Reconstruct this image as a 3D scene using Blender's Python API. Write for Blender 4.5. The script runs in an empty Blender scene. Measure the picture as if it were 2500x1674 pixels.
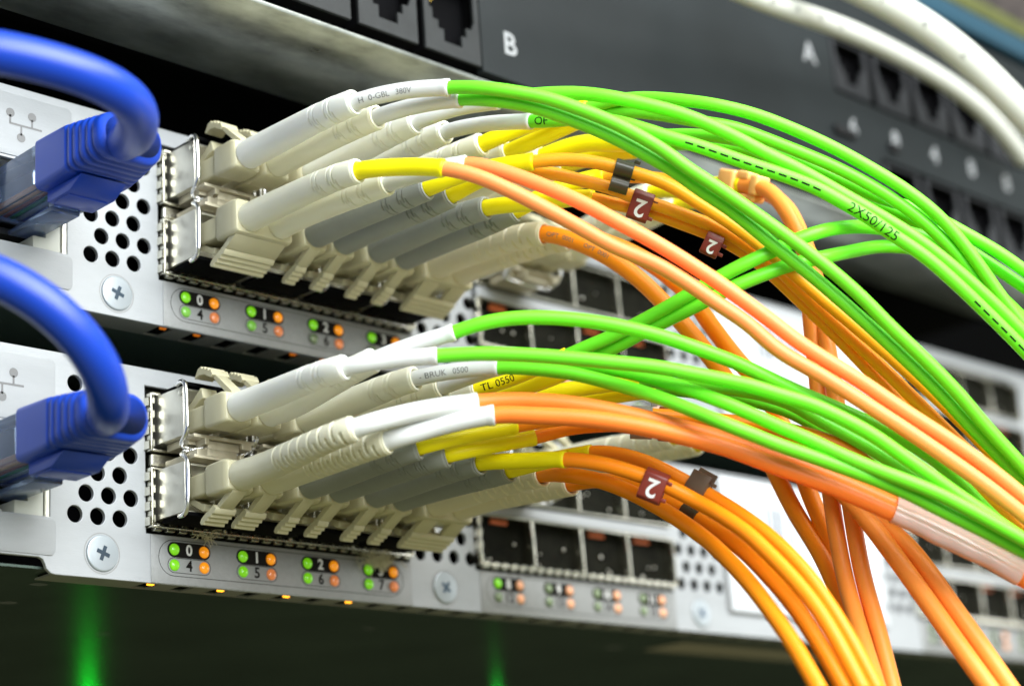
import bpy, bmesh, math, random
from mathutils import Vector, Matrix
random.seed(7)
S = 0.001                      # everything below is written in millimetres
# ------------------------------------------------------------------ camera, world, lights, exposure
CAM = ([-183.207, -260.465, -64.712], [[0.710137, -0.700805, -0.067661], [0.161799, 0.255968, -0.953049], [0.68522, 0.665847, 0.295162]], 4626.01)
sc = bpy.context.scene
COL = sc.collection
cpos, cR, cf = CAM
cam = bpy.data.objects.new('camera', bpy.data.cameras.new('camera'))
COL.objects.link(cam)
r_, d_, f_ = [Vector(v) for v in cR]
M = Matrix((r_, -d_, -f_)).transposed().to_4x4()
M.translation = Vector(cpos) * S
cam.matrix_world = M
cam.data.sensor_width = 36.0
cam.data.lens = 36.0 * cf / 2500.0
cam.data.clip_start = 0.01
cam.data.clip_end = 20.0
cam.data.dof.use_dof = True
cam.data.dof.focus_distance = 0.310
cam.data.dof.aperture_fstop = 13.0
sc.camera = cam

world = bpy.data.worlds.new('World')
sc.world = world
world.use_nodes = True
wn = world.node_tree
bg = wn.nodes['Background']
tc = wn.nodes.new('ShaderNodeTexCoord')
sp = wn.nodes.new('ShaderNodeSeparateXYZ')
wn.links.new(tc.outputs['Generated'], sp.inputs[0])
rp = wn.nodes.new('ShaderNodeValToRGB')
rp.color_ramp.elements[0].position = 0.0
rp.color_ramp.elements[0].color = (0.42, 0.42, 0.22, 1)
rp.color_ramp.elements[1].position = 1.0
rp.color_ramp.elements[1].color = (0.80, 0.90, 0.92, 1)
mp = wn.nodes.new('ShaderNodeMapRange')
mp.inputs['From Min'].default_value = -0.6
mp.inputs['From Max'].default_value = 0.8
wn.links.new(sp.outputs['Z'], mp.inputs['Value'])
wn.links.new(mp.outputs[0], rp.inputs[0])
wn.links.new(rp.outputs[0], bg.inputs['Color'])
bg.inputs['Strength'].default_value = 0.52

def area(name, loc, target, size, power, color, sy=None):
    l = bpy.data.lights.new(name, 'AREA')
    l.shape = 'RECTANGLE'
    l.size = size * S
    l.size_y = (sy or size) * S
    l.energy = power
    l.color = color
    o = bpy.data.objects.new(name, l)
    o.location = Vector(loc) * S
    o.rotation_euler = (Vector(target) - Vector(loc)).to_track_quat('-Z', 'Y').to_euler()
    COL.objects.link(o)
    return o
area('key_light', (150, -480, 440), (70, -30, 30), 460, 3.5, (1.0, 0.99, 0.96))
area('front_light', (-60, -480, 190), (90, -30, 20), 380, 3.8, (0.92, 0.97, 1.0))
area('right_light', (620, -260, 60), (220, 0, 20), 220, 0.35, (0.97, 0.98, 1.0))  # weak area light from the far right
sc.view_settings.view_transform = 'Standard'
sc.view_settings.look = 'None'
sc.view_settings.exposure = 0.44
sc.view_settings.gamma = 1.0
sc.cycles.use_denoising = True
sc.cycles.max_bounces = 8

# ------------------------------------------------------------------ materials
def mat(name, col, rough=0.45, metal=0.0, bump=0.0, bscale=900.0, sss=0.0, emit=None, estr=0.0, trans=0.0,
        vary=0.0, vscale=120.0, coat=0.0, stretch=None, spec=None, rvary=0.0):
    m = bpy.data.materials.new(name)
    m.use_nodes = True
    nt = m.node_tree
    b = nt.nodes['Principled BSDF']
    b.inputs['Base Color'].default_value = (*col, 1)
    b.inputs['Roughness'].default_value = rough
    b.inputs['Metallic'].default_value = metal
    if spec is not None: b.inputs['Specular IOR Level'].default_value = spec
    if coat: b.inputs['Coat Weight'].default_value = coat; b.inputs['Coat Roughness'].default_value = 0.15
    if sss:
        b.inputs['Subsurface Weight'].default_value = sss
        b.inputs['Subsurface Radius'].default_value = (1.0, 0.8, 0.5)
        b.inputs['Subsurface Scale'].default_value = 1.2 * S
    if trans:
        b.inputs['Transmission Weight'].default_value = trans
        b.inputs['IOR'].default_value = 1.45
    if emit:
        b.inputs['Emission Color'].default_value = (*emit, 1)
        b.inputs['Emission Strength'].default_value = estr
    t = nt.nodes.new('ShaderNodeTexCoord')
    mpg = nt.nodes.new('ShaderNodeMapping')
    nt.links.new(t.outputs['Object'], mpg.inputs[0])
    if stretch: mpg.inputs['Scale'].default_value = stretch
    if vary or rvary:
        n = nt.nodes.new('ShaderNodeTexNoise')
        n.inputs['Scale'].default_value = vscale
        n.inputs['Detail'].default_value = 6
        n.inputs['Roughness'].default_value = 0.65
        nt.links.new(mpg.outputs[0], n.inputs['Vector'])
        if vary:
            cr = nt.nodes.new('ShaderNodeValToRGB')
            cr.color_ramp.elements[0].position = 0.32
            cr.color_ramp.elements[1].position = 0.68
            cr.color_ramp.elements[0].color = (*[c * (1 - vary) for c in col], 1)
            cr.color_ramp.elements[1].color = (*[min(1, c * (1 + vary * 0.6)) for c in col], 1)
            nt.links.new(n.outputs['Fac'], cr.inputs[0])
            nt.links.new(cr.outputs[0], b.inputs['Base Color'])
        if rvary:
            mr = nt.nodes.new('ShaderNodeMapRange')
            mr.inputs['To Min'].default_value = max(0.02, rough - rvary)
            mr.inputs['To Max'].default_value = min(1, rough + rvary)
            nt.links.new(n.outputs['Fac'], mr.inputs['Value'])
            nt.links.new(mr.outputs[0], b.inputs['Roughness'])
    if bump:
        n2 = nt.nodes.new('ShaderNodeTexNoise')
        n2.inputs['Scale'].default_value = bscale
        n2.inputs['Detail'].default_value = 3
        nt.links.new(mpg.outputs[0], n2.inputs['Vector'])
        bp = nt.nodes.new('ShaderNodeBump')
        bp.inputs['Strength'].default_value = bump
        bp.inputs['Distance'].default_value = 0.1 * S
        nt.links.new(n2.outputs['Fac'], bp.inputs['Height'])
        nt.links.new(bp.outputs[0], b.inputs['Normal'])
    return m

m_silver = mat('silver_paint', (0.385, 0.40, 0.415), 0.48, 0.2, bump=0.35, bscale=2600, vary=0.10, vscale=70, rvary=0.08, stretch=(0.5, 1, 2))
m_silver2 = mat('silver_strip', (0.30, 0.305, 0.302), 0.45, 0.3, bump=0.4, bscale=3000, vary=0.07, vscale=900)
m_lip = mat('grey_lip', (0.36, 0.36, 0.34), 0.45, 0.4, bump=0.2, bscale=2000, vary=0.08)
m_chassis = mat('dark_chassis', (0.12, 0.165, 0.145), 0.30, 0.5, bump=0.03, bscale=900, vary=0.14, vscale=30, rvary=0.03)
m_nickel = mat('nickel', (0.86, 0.84, 0.75), 0.34, 0.9, bump=0.12, bscale=900, vary=0.12, vscale=160, rvary=0.08)
m_cage = mat('cage_metal', (0.74, 0.72, 0.62), 0.24, 1.0, bump=0.2, bscale=900, vary=0.2, vscale=400)
m_wire = mat('steel_wire', (0.78, 0.78, 0.78), 0.16, 1.0)
m_tray = mat('cast_tray', (0.58, 0.53, 0.40), 0.5, 0.7, bump=0.6, bscale=1800)
m_black = mat('black_void', (0.003, 0.003, 0.0035), 0.9, spec=0.05)
m_ink = mat('black_ink', (0.010, 0.009, 0.008), 0.7, spec=0.1)
m_greyink = mat('grey_ink', (0.16, 0.16, 0.16), 0.5)
m_whiteink = mat('white_ink', (0.72, 0.72, 0.70), 0.5)
m_letter = mat('grey_white_lettering', (0.30, 0.31, 0.32), 0.5)
m_blackplastic = mat('black_plastic', (0.010, 0.010, 0.011), 0.55, spec=0.25, bump=0.2, bscale=1500)
m_port = mat('port_darkness', (0.008, 0.008, 0.005), 0.7, 0.0, spec=0.08, vary=0.5, vscale=400)  # near-black colour painted for the shade deep in the ports
m_beige = mat('beige_plastic', (0.55, 0.515, 0.345), 0.42, sss=0.12, vary=0.05, vscale=90)
m_whiteboot = mat('white_boot', (0.90, 0.90, 0.82), 0.42, sss=0.2, vary=0.02, vscale=90)
m_creamboot = mat('cream_boot', (0.84, 0.82, 0.65), 0.42, sss=0.2, vary=0.03, vscale=90)
m_ribc = mat('ribbed_boot_warm', (0.76, 0.70, 0.52), 0.42, sss=0.15, vary=0.03, vscale=90)
m_deep2 = mat(sss=0.25, name='pale_orange_jacket', col=(1.0, 0.31, 0.045), rough=0.42, spec=0.35, vary=0.05, vscale=60)
m_ribboot = mat('ribbed_cream_boot', (0.74, 0.71, 0.54), 0.42, sss=0.15, vary=0.04, vscale=90)
m_greyboot = mat('grey_boot', (0.29, 0.305, 0.285), 0.5, vary=0.05, vscale=200)
m_whitesl = mat('white_sleeve', (0.66, 0.67, 0.66), 0.4, sss=0.15)
m_yellow = mat('yellow_sleeve', (0.95, 0.82, 0.002), 0.42, spec=0.3)
m_green = mat(sss=0.25, name='green_jacket', col=(0.15, 0.72, 0.02), rough=0.42, vary=0.05, vscale=60, spec=0.38)
m_orange = mat(sss=0.25, name='orange_jacket', col=(1.0, 0.29, 0.004), rough=0.42, spec=0.35, vary=0.06, vscale=60)
m_amber = mat(sss=0.25, name='amber_jacket', col=(1.0, 0.275, 0.004), rough=0.42, spec=0.35, vary=0.05, vscale=60)
m_amberup = mat(sss=0.25, name='bright_amber_jacket', col=(1.0, 0.40, 0.012), rough=0.42, spec=0.35, vary=0.05, vscale=60)
m_salmon = mat(sss=0.25, name='salmon_jacket', col=(1.0, 0.29, 0.085), rough=0.42, spec=0.4, vary=0.04, vscale=60)
m_deep = mat(sss=0.25, name='deep_orange_jacket', col=(1.0, 0.23, 0.03), rough=0.42, spec=0.38, vary=0.05, vscale=60)
m_blue = mat('blue_pvc', (0.005, 0.048, 0.44), 0.34, vary=0.05, vscale=60)
m_cable_white = mat('white_pvc', (0.60, 0.61, 0.55), 0.45, vary=0.03, vscale=50)
m_clear = mat('clear_plastic', (0.42, 0.56, 0.92), 0.1, trans=0.85)
m_panel = mat('patch_panel_paint', (0.015, 0.0185, 0.020), 0.5, spec=0.2, bump=0.35, bscale=1600, vary=0.22, vscale=25)
m_jackgrey = mat('grey_jack', (0.024, 0.026, 0.027), 0.55, spec=0.25, bump=0.5, bscale=2200, vary=0.15, vscale=300)
m_jackdark = mat('dark_jack', (0.022, 0.023, 0.026), 0.5, spec=0.25)
m_brownclip = mat('brown_clip', (0.12, 0.085, 0.055), 0.35, vary=0.2, vscale=300)
m_rail = mat('galvanised_rail', (0.42, 0.445, 0.42), 0.32, 0.85, bump=0.3, bscale=260, vary=0.5, vscale=55, stretch=(1, 2.0, 1), rvary=0.12)
m_label = mat('paper_label', (0.60, 0.62, 0.65), 0.55)
m_red = mat('red_brown_clip', (0.19, 0.022, 0.012), 0.4, sss=0.05)
m_darkclip = mat('dark_clip', (0.05, 0.04, 0.022), 0.3, vary=0.2, vscale=300)
m_greyclip = mat('grey_clip', (0.22, 0.20, 0.17), 0.4)
m_peach = mat('peach_clip', (0.98, 0.50, 0.16), 0.4, sss=0.15)
m_ledg = mat('green_led', (0.20, 0.62, 0.02), 0.25, emit=(0.25, 0.85, 0.0), estr=0.22, vary=0.25, vscale=900, coat=0.6)
m_ledgb = mat('dim_green_led', (0.20, 0.50, 0.08), 0.25, emit=(0.22, 0.7, 0.02), estr=0.14, vary=0.25, vscale=900, coat=0.6)
m_ledoff = mat('unlit_green_led', (0.20, 0.27, 0.14), 0.25, vary=0.3, vscale=900, coat=0.6)
m_ledo = mat('orange_led', (0.95, 0.33, 0.02), 0.25, emit=(1.0, 0.30, 0.0), estr=0.32, vary=0.2, vscale=900, coat=0.6)
m_ledopale = mat('pale_orange_led', (0.85, 0.42, 0.24), 0.3, emit=(1.0, 0.35, 0.1), estr=0.06)
m_ledob = mat('dim_orange_led', (0.80, 0.26, 0.10), 0.25, emit=(1.0, 0.25, 0.03), estr=0.14, vary=0.3, vscale=900, coat=0.6)
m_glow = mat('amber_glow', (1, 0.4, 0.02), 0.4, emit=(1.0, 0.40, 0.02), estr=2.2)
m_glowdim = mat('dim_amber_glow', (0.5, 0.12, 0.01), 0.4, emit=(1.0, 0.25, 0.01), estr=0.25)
m_tab = mat('orange_tab', (0.75, 0.17, 0.05), 0.4)
m_screw = mat('zinc_screw', (0.40, 0.44, 0.47), 0.36, 0.35, bump=0.15, bscale=900)
m_dust = mat('dust', (0.74, 0.69, 0.50), 0.9)
m_teal = mat('teal_trim', (0.012, 0.055, 0.09), 0.4)
m_olive = mat('olive_dots', (0.09, 0.10, 0.02), 0.6, vary=0.6, vscale=500)
m_tube = mat('clear_shrink_tube', (0.93, 0.80, 0.74), 0.16, trans=0.55)
m_greenlamp = mat('green_lamp', (0.0, 0.3, 0.02), 0.4, emit=(0.0, 1.0, 0.03), estr=26.0)
m_greenlamp2 = mat('faint_green_lamp', (0.0, 0.3, 0.02), 0.4, emit=(0.0, 1.0, 0.05), estr=6.0)
m_gold = mat('gold_contact', (0.9, 0.65, 0.15), 0.25, 1.0)
m_graymetal = mat('grey_metal', (0.35, 0.38, 0.40), 0.4, 0.7)

# ------------------------------------------------------------------ mesh helpers (mm)
class MB:
    def __init__(s): s.v = []; s.f = []; s.sm = []; s.mi = []
    def add(s, vs, fs, smooth=False, mi=0, X=None):
        b = len(s.v)
        for v in vs:
            v = Vector(v)
            if X is not None: v = X @ v
            s.v.append(v)
        for f in fs:
            s.f.append([b + i for i in f]); s.sm.append(smooth); s.mi.append(mi)
        return s
    def box(s, x0, x1, y0, y1, z0, z1, X=None, mi=0):
        x0, x1 = sorted((x0, x1)); y0, y1 = sorted((y0, y1)); z0, z1 = sorted((z0, z1))
        vs = [(x, y, z) for x in (x0, x1) for y in (y0, y1) for z in (z0, z1)]
        fs = [(0, 1, 3, 2), (4, 6, 7, 5), (0, 4, 5, 1), (2, 3, 7, 6), (0, 2, 6, 4), (1, 5, 7, 3)]
        return s.add(vs, fs, False, mi, X)
    def loft(s, rings, smooth=False, cap=True, mi=0, X=None):
        n = len(rings[0]); vs = [p for r in rings for p in r]; fs = []
        for i in range(len(rings) - 1):
            for j in range(n):
                k = (j + 1) % n
                fs.append((i * n + j, i * n + k, (i + 1) * n + k, (i + 1) * n + j))
        if cap:
            fs.append(tuple(range(n))[::-1]); fs.append(tuple((len(rings) - 1) * n + j for j in range(n)))
        return s.add(vs, fs, smooth, mi, X)
    def prism(s, poly, axis, a, b, X=None, mi=0):          # poly in the plane of the two other axes
        def P(u, v, w): return {'x': (w, u, v), 'y': (u, w, v), 'z': (u, v, w)}[axis]
        return s.loft([[P(u, v, a) for u, v in poly], [P(u, v, b) for u, v in poly]], X=X, mi=mi)
    def dome(s, c, r, h, n=20, m=5, X=None):                # bulges towards -y
        rings = []
        for i in range(m):
            a = i / (m - 0.4) * math.pi / 2
            rings.append([(c[0] + r * math.cos(a) * math.cos(t), c[1] - h * math.sin(a), c[2] + r * math.cos(a) * math.sin(t))
                          for t in [2 * math.pi * k / n for k in range(n)]])
        return s.loft(rings, True, X=X)
    def build(s, name, m, parent=None, bevel=0.0, seg=2):
        me = bpy.data.meshes.new(name)
        me.from_pydata([tuple(v * S) for v in s.v], [], s.f)
        me.polygons.foreach_set('use_smooth', s.sm)
        ms = m if isinstance(m, (list, tuple)) else [m]
        for q in ms: me.materials.append(q)
        me.polygons.foreach_set('material_index', s.mi)
        me.update()
        bm = bmesh.new(); bm.from_mesh(me)
        bmesh.ops.recalc_face_normals(bm, faces=bm.faces)
        if bevel:
            ed = [e for e in bm.edges if len(e.link_faces) == 2 and e.calc_face_angle(0) > 0.6 and not (e.link_faces[0].smooth and e.link_faces[1].smooth)]
            try: bmesh.ops.bevel(bm, geom=ed, offset=bevel * S, segments=seg, affect='EDGES', profile=0.5, clamp_overlap=True)
            except Exception: pass
        bm.to_mesh(me); bm.free()
        if bevel:
            me.polygons.foreach_set('use_smooth', [True] * len(me.polygons))
            try: me.set_sharp_from_angle(angle=0.7)
            except Exception: pass
        o = bpy.data.objects.new(name, me)
        COL.objects.link(o)
        if parent is not None: o.parent = parent
        return o

def tag(o, label=None, cat=None, group=None, kind=None):
    if label: o['label'] = label
    if cat: o['category'] = cat
    if group: o['group'] = group
    if kind: o['kind'] = kind
    return o
def empty(name, label, cat, group=None):
    o = bpy.data.objects.new(name, None); COL.objects.link(o); o.empty_display_size = 0.005
    return tag(o, label, cat, group)
def copy_tree(o, parent=None, delta=None):
    c_ = o.copy(); COL.objects.link(c_); c_.parent = parent
    if delta is not None: c_.location = o.location + Vector(delta) * S
    for ch in list(o.children): copy_tree(ch, c_)
    return c_

_cv = [0]
def _eval_curve(cu):
    ob = bpy.data.objects.new('tmp', cu); COL.objects.link(ob)
    dg = bpy.context.evaluated_depsgraph_get(); dg.update()
    me = bpy.data.meshes.new_from_object(ob.evaluated_get(dg))
    vs = [tuple(v.co) for v in me.vertices]; fs = [tuple(p.vertices) for p in me.polygons]
    bpy.data.objects.remove(ob); bpy.data.curves.remove(cu); bpy.data.meshes.remove(me)
    return vs, fs
def plate(polys, thick, bevel=0.0):
    """2D outlines (first = outside, the rest = holes) -> (verts, faces); flat plate facing -y, front face at y=0"""
    cu = bpy.data.curves.new('tmp', 'CURVE'); cu.dimensions = '2D'; cu.fill_mode = 'BOTH'
    cu.extrude = thick / 2 - bevel; cu.bevel_depth = bevel; cu.offset = -bevel; cu.bevel_resolution = 2
    for p in polys:
        s_ = cu.splines.new('POLY'); s_.points.add(len(p) - 1)
        for i, (x, z) in enumerate(p): s_.points[i].co = (x, z, 0, 1)
        s_.use_cyclic_u = True
    vs, fs = _eval_curve(cu)
    return [(x, -z + thick / 2, y) for x, y, z in vs], fs
def text2d(txt, size, bold=0.0, align='CENTER', sub=False):
    cu = bpy.data.curves.new('tmp', 'FONT'); cu.body = txt; cu.size = size; cu.align_x = align; cu.align_y = 'CENTER'
    cu.offset = bold; cu.resolution_u = 3
    return _eval_curve(cu)
def text_on_panel(mb, txt, size, x, z, y, bold=0.0, rot=0.0, mi=0):
    vs, fs = text2d(txt, size, bold)
    c_, s_ = math.cos(rot), math.sin(rot)
    mb.add([(x + a * c_ - b * s_, y, z + a * s_ + b * c_) for a, b, _ in vs], fs, mi=mi)
def circ(x, z, r, n=28): return [(x + r * math.cos(2 * math.pi * k / n), z + r * math.sin(2 * math.pi * k / n)) for k in range(n)]
def rect(x0, x1, z0, z1, r=0.0):
    if not r: return [(x0, z0), (x1, z0), (x1, z1), (x0, z1)]
    out = []
    for cx, cz, a0 in ((x1 - r, z0 + r, -90), (x1 - r, z1 - r, 0), (x0 + r, z1 - r, 90), (x0 + r, z0 + r, 180)):
        for k in range(7):
            a = math.radians(a0 + 15 * k); out.append((cx + r * math.cos(a), cz + r * math.sin(a)))
    return out
def ring_outline(mb, poly, w, y, mi=0):
    n = len(poly); c0 = (sum(p[0] for p in poly) / n, sum(p[1] for p in poly) / n); inn = []
    for i, p in enumerate(poly):
        a = Vector(poly[i - 1]); b = Vector(poly[(i + 1) % n]); t = (b - a)
        if t.length < 1e-9: inn.append(p); continue
        nn = Vector((-t.y, t.x)).normalized(); q = Vector(p) + nn * w
        inn.append((q.x, q.y))
    vs = [(x, y, z) for x, z in poly] + [(x, y, z) for x, z in inn]
    mb.add(vs, [(i, (i + 1) % n, n + (i + 1) % n, n + i) for i in range(n)], mi=mi)

# ---- smooth paths and swept tubes
def spline(pts, step=0.6):
    P = [Vector(p) for p in pts]
    P = [P[0] * 2 - P[1]] + P + [P[-1] * 2 - P[-2]]
    out = []; marks = []
    for i in range(1, len(P) - 2):
        p0, p1, p2, p3 = P[i - 1:i + 3]
        t0 = 0; t1 = t0 + max(1e-4, (p1 - p0).length) ** 0.5; t2 = t1 + max(1e-4, (p2 - p1).length) ** 0.5; t3 = t2 + max(1e-4, (p3 - p2).length) ** 0.5
        n = max(2, int((p2 - p1).length / step)); marks.append(len(out))
        for k in range(n):
            t = t1 + (t2 - t1) * k / n
            A1 = p0 * ((t1 - t) / (t1 - t0)) + p1 * ((t - t0) / (t1 - t0)); A2 = p1 * ((t2 - t) / (t2 - t1)) + p2 * ((t - t1) / (t2 - t1)); A3 = p2 * ((t3 - t) / (t3 - t2)) + p3 * ((t - t2) / (t3 - t2))
            B1 = A1 * ((t2 - t) / (t2 - t0)) + A2 * ((t - t0) / (t2 - t0)); B2 = A2 * ((t3 - t) / (t3 - t1)) + A3 * ((t - t1) / (t3 - t1))
            out.append(B1 * ((t2 - t) / (t2 - t1)) + B2 * ((t - t1) / (t2 - t1)))
    marks.append(len(out)); out.append(P[-2].copy())
    # light smoothing keeps hand-placed points from showing as kinks
    for _ in range(10):
        q = out[:]
        for i in range(1, len(out) - 1):
            out[i] = q[i] * 0.5 + (q[i - 1] + q[i + 1]) * 0.25
    return out, marks
def resample(pts, step):
    L_ = [0.0]
    for a, b in zip(pts, pts[1:]): L_.append(L_[-1] + (b - a).length)
    n = max(2, int(L_[-1] / step)); out = []; j = 0
    for k in range(n + 1):
        s_ = L_[-1] * k / n
        while j < len(L_) - 2 and L_[j + 1] < s_: j += 1
        d = L_[j + 1] - L_[j]; u = (s_ - L_[j]) / d if d > 1e-9 else 0
        out.append(pts[j].lerp(pts[j + 1], u))
    return out, L_[-1]
def frames(pts, up=Vector((0, 0, 1))):
    T_ = []
    for i in range(len(pts)):
        a = pts[max(0, i - 1)]; b = pts[min(len(pts) - 1, i + 1)]
        T_.append((b - a).normalized())
    n = (up - T_[0] * up.dot(T_[0])).normalized(); F = []
    for t in T_:
        n = (n - t * n.dot(t)).normalized(); F.append((t, n, t.cross(n)))
    return F
def sweep(mb, pts, rad, n=16, cap=True, fr=None, mi=0):
    """rad: number or function(i, s, theta) in mm"""
    fr = fr or frames(pts); rings = []; s_ = 0
    for i, p in enumerate(pts):
        if i: s_ += (p - pts[i - 1]).length
        t, u, v = fr[i]
        ring = []
        for k in range(n):
            a = 2 * math.pi * k / n; r = rad(i, s_, a) if callable(rad) else rad
            ring.append(p + (u * math.cos(a) + v * math.sin(a)) * r)
        rings.append(ring)
    mb.loft(rings, True, cap, mi)
    return fr
def wrap_text(mb, pts, radius, s0, txt, size, toward, flip=False, mi=0, bold=0.0, width=None):
    """letters printed along a cable, on the side that faces `toward`"""
    P, L_ = resample(pts, 0.25); fr = frames(P)
    if isinstance(txt, int):      # a row of dashes
        vs, fs = [], []
        for k in range(txt):
            b0 = len(vs); vs += [(k * 1.95, -0.14, 0), (k * 1.95 + 1.35, -0.14, 0), (k * 1.95 + 1.35, 0.14, 0), (k * 1.95, 0.14, 0)]; fs.append((b0, b0 + 1, b0 + 2, b0 + 3))
    else: vs, fs = text2d(txt, size, bold, 'LEFT')
    bm = bmesh.new(); bv = [bm.verts.new(v) for v in vs]
    for f in fs:
        try: bm.faces.new([bv[i] for i in f])
        except Exception: pass
    for _ in range(3):
        ed = [e for e in bm.edges if e.calc_length() > 0.28]
        if ed: bmesh.ops.subdivide_edges(bm, edges=ed, cuts=1); bmesh.ops.triangulate(bm, faces=bm.faces)
    bm.verts.index_update(); vs = [tuple(v.co) for v in bm.verts]; fs = [[v.index for v in f.verts] for f in bm.faces]; bm.free()
    out = []
    for x, y, _ in vs:
        if flip: x, y = -x, -y
        s_ = s0 + x; i = max(0, min(len(P) - 1, int(s_ / L_ * (len(P) - 1)))); u = s_ / L_ * (len(P) - 1) - i
        p = P[i] if i >= len(P) - 1 else P[i].lerp(P[i + 1], u)
        t = fr[i][0]; d = (Vector(toward) - p); d = (d - t * d.dot(t)).normalized(); b = t.cross(d)
        a = -y / radius
        out.append(p + (d * math.cos(a) + b * math.sin(a)) * (radius + 0.03))
    mb.add(out, fs, mi=mi)
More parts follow.
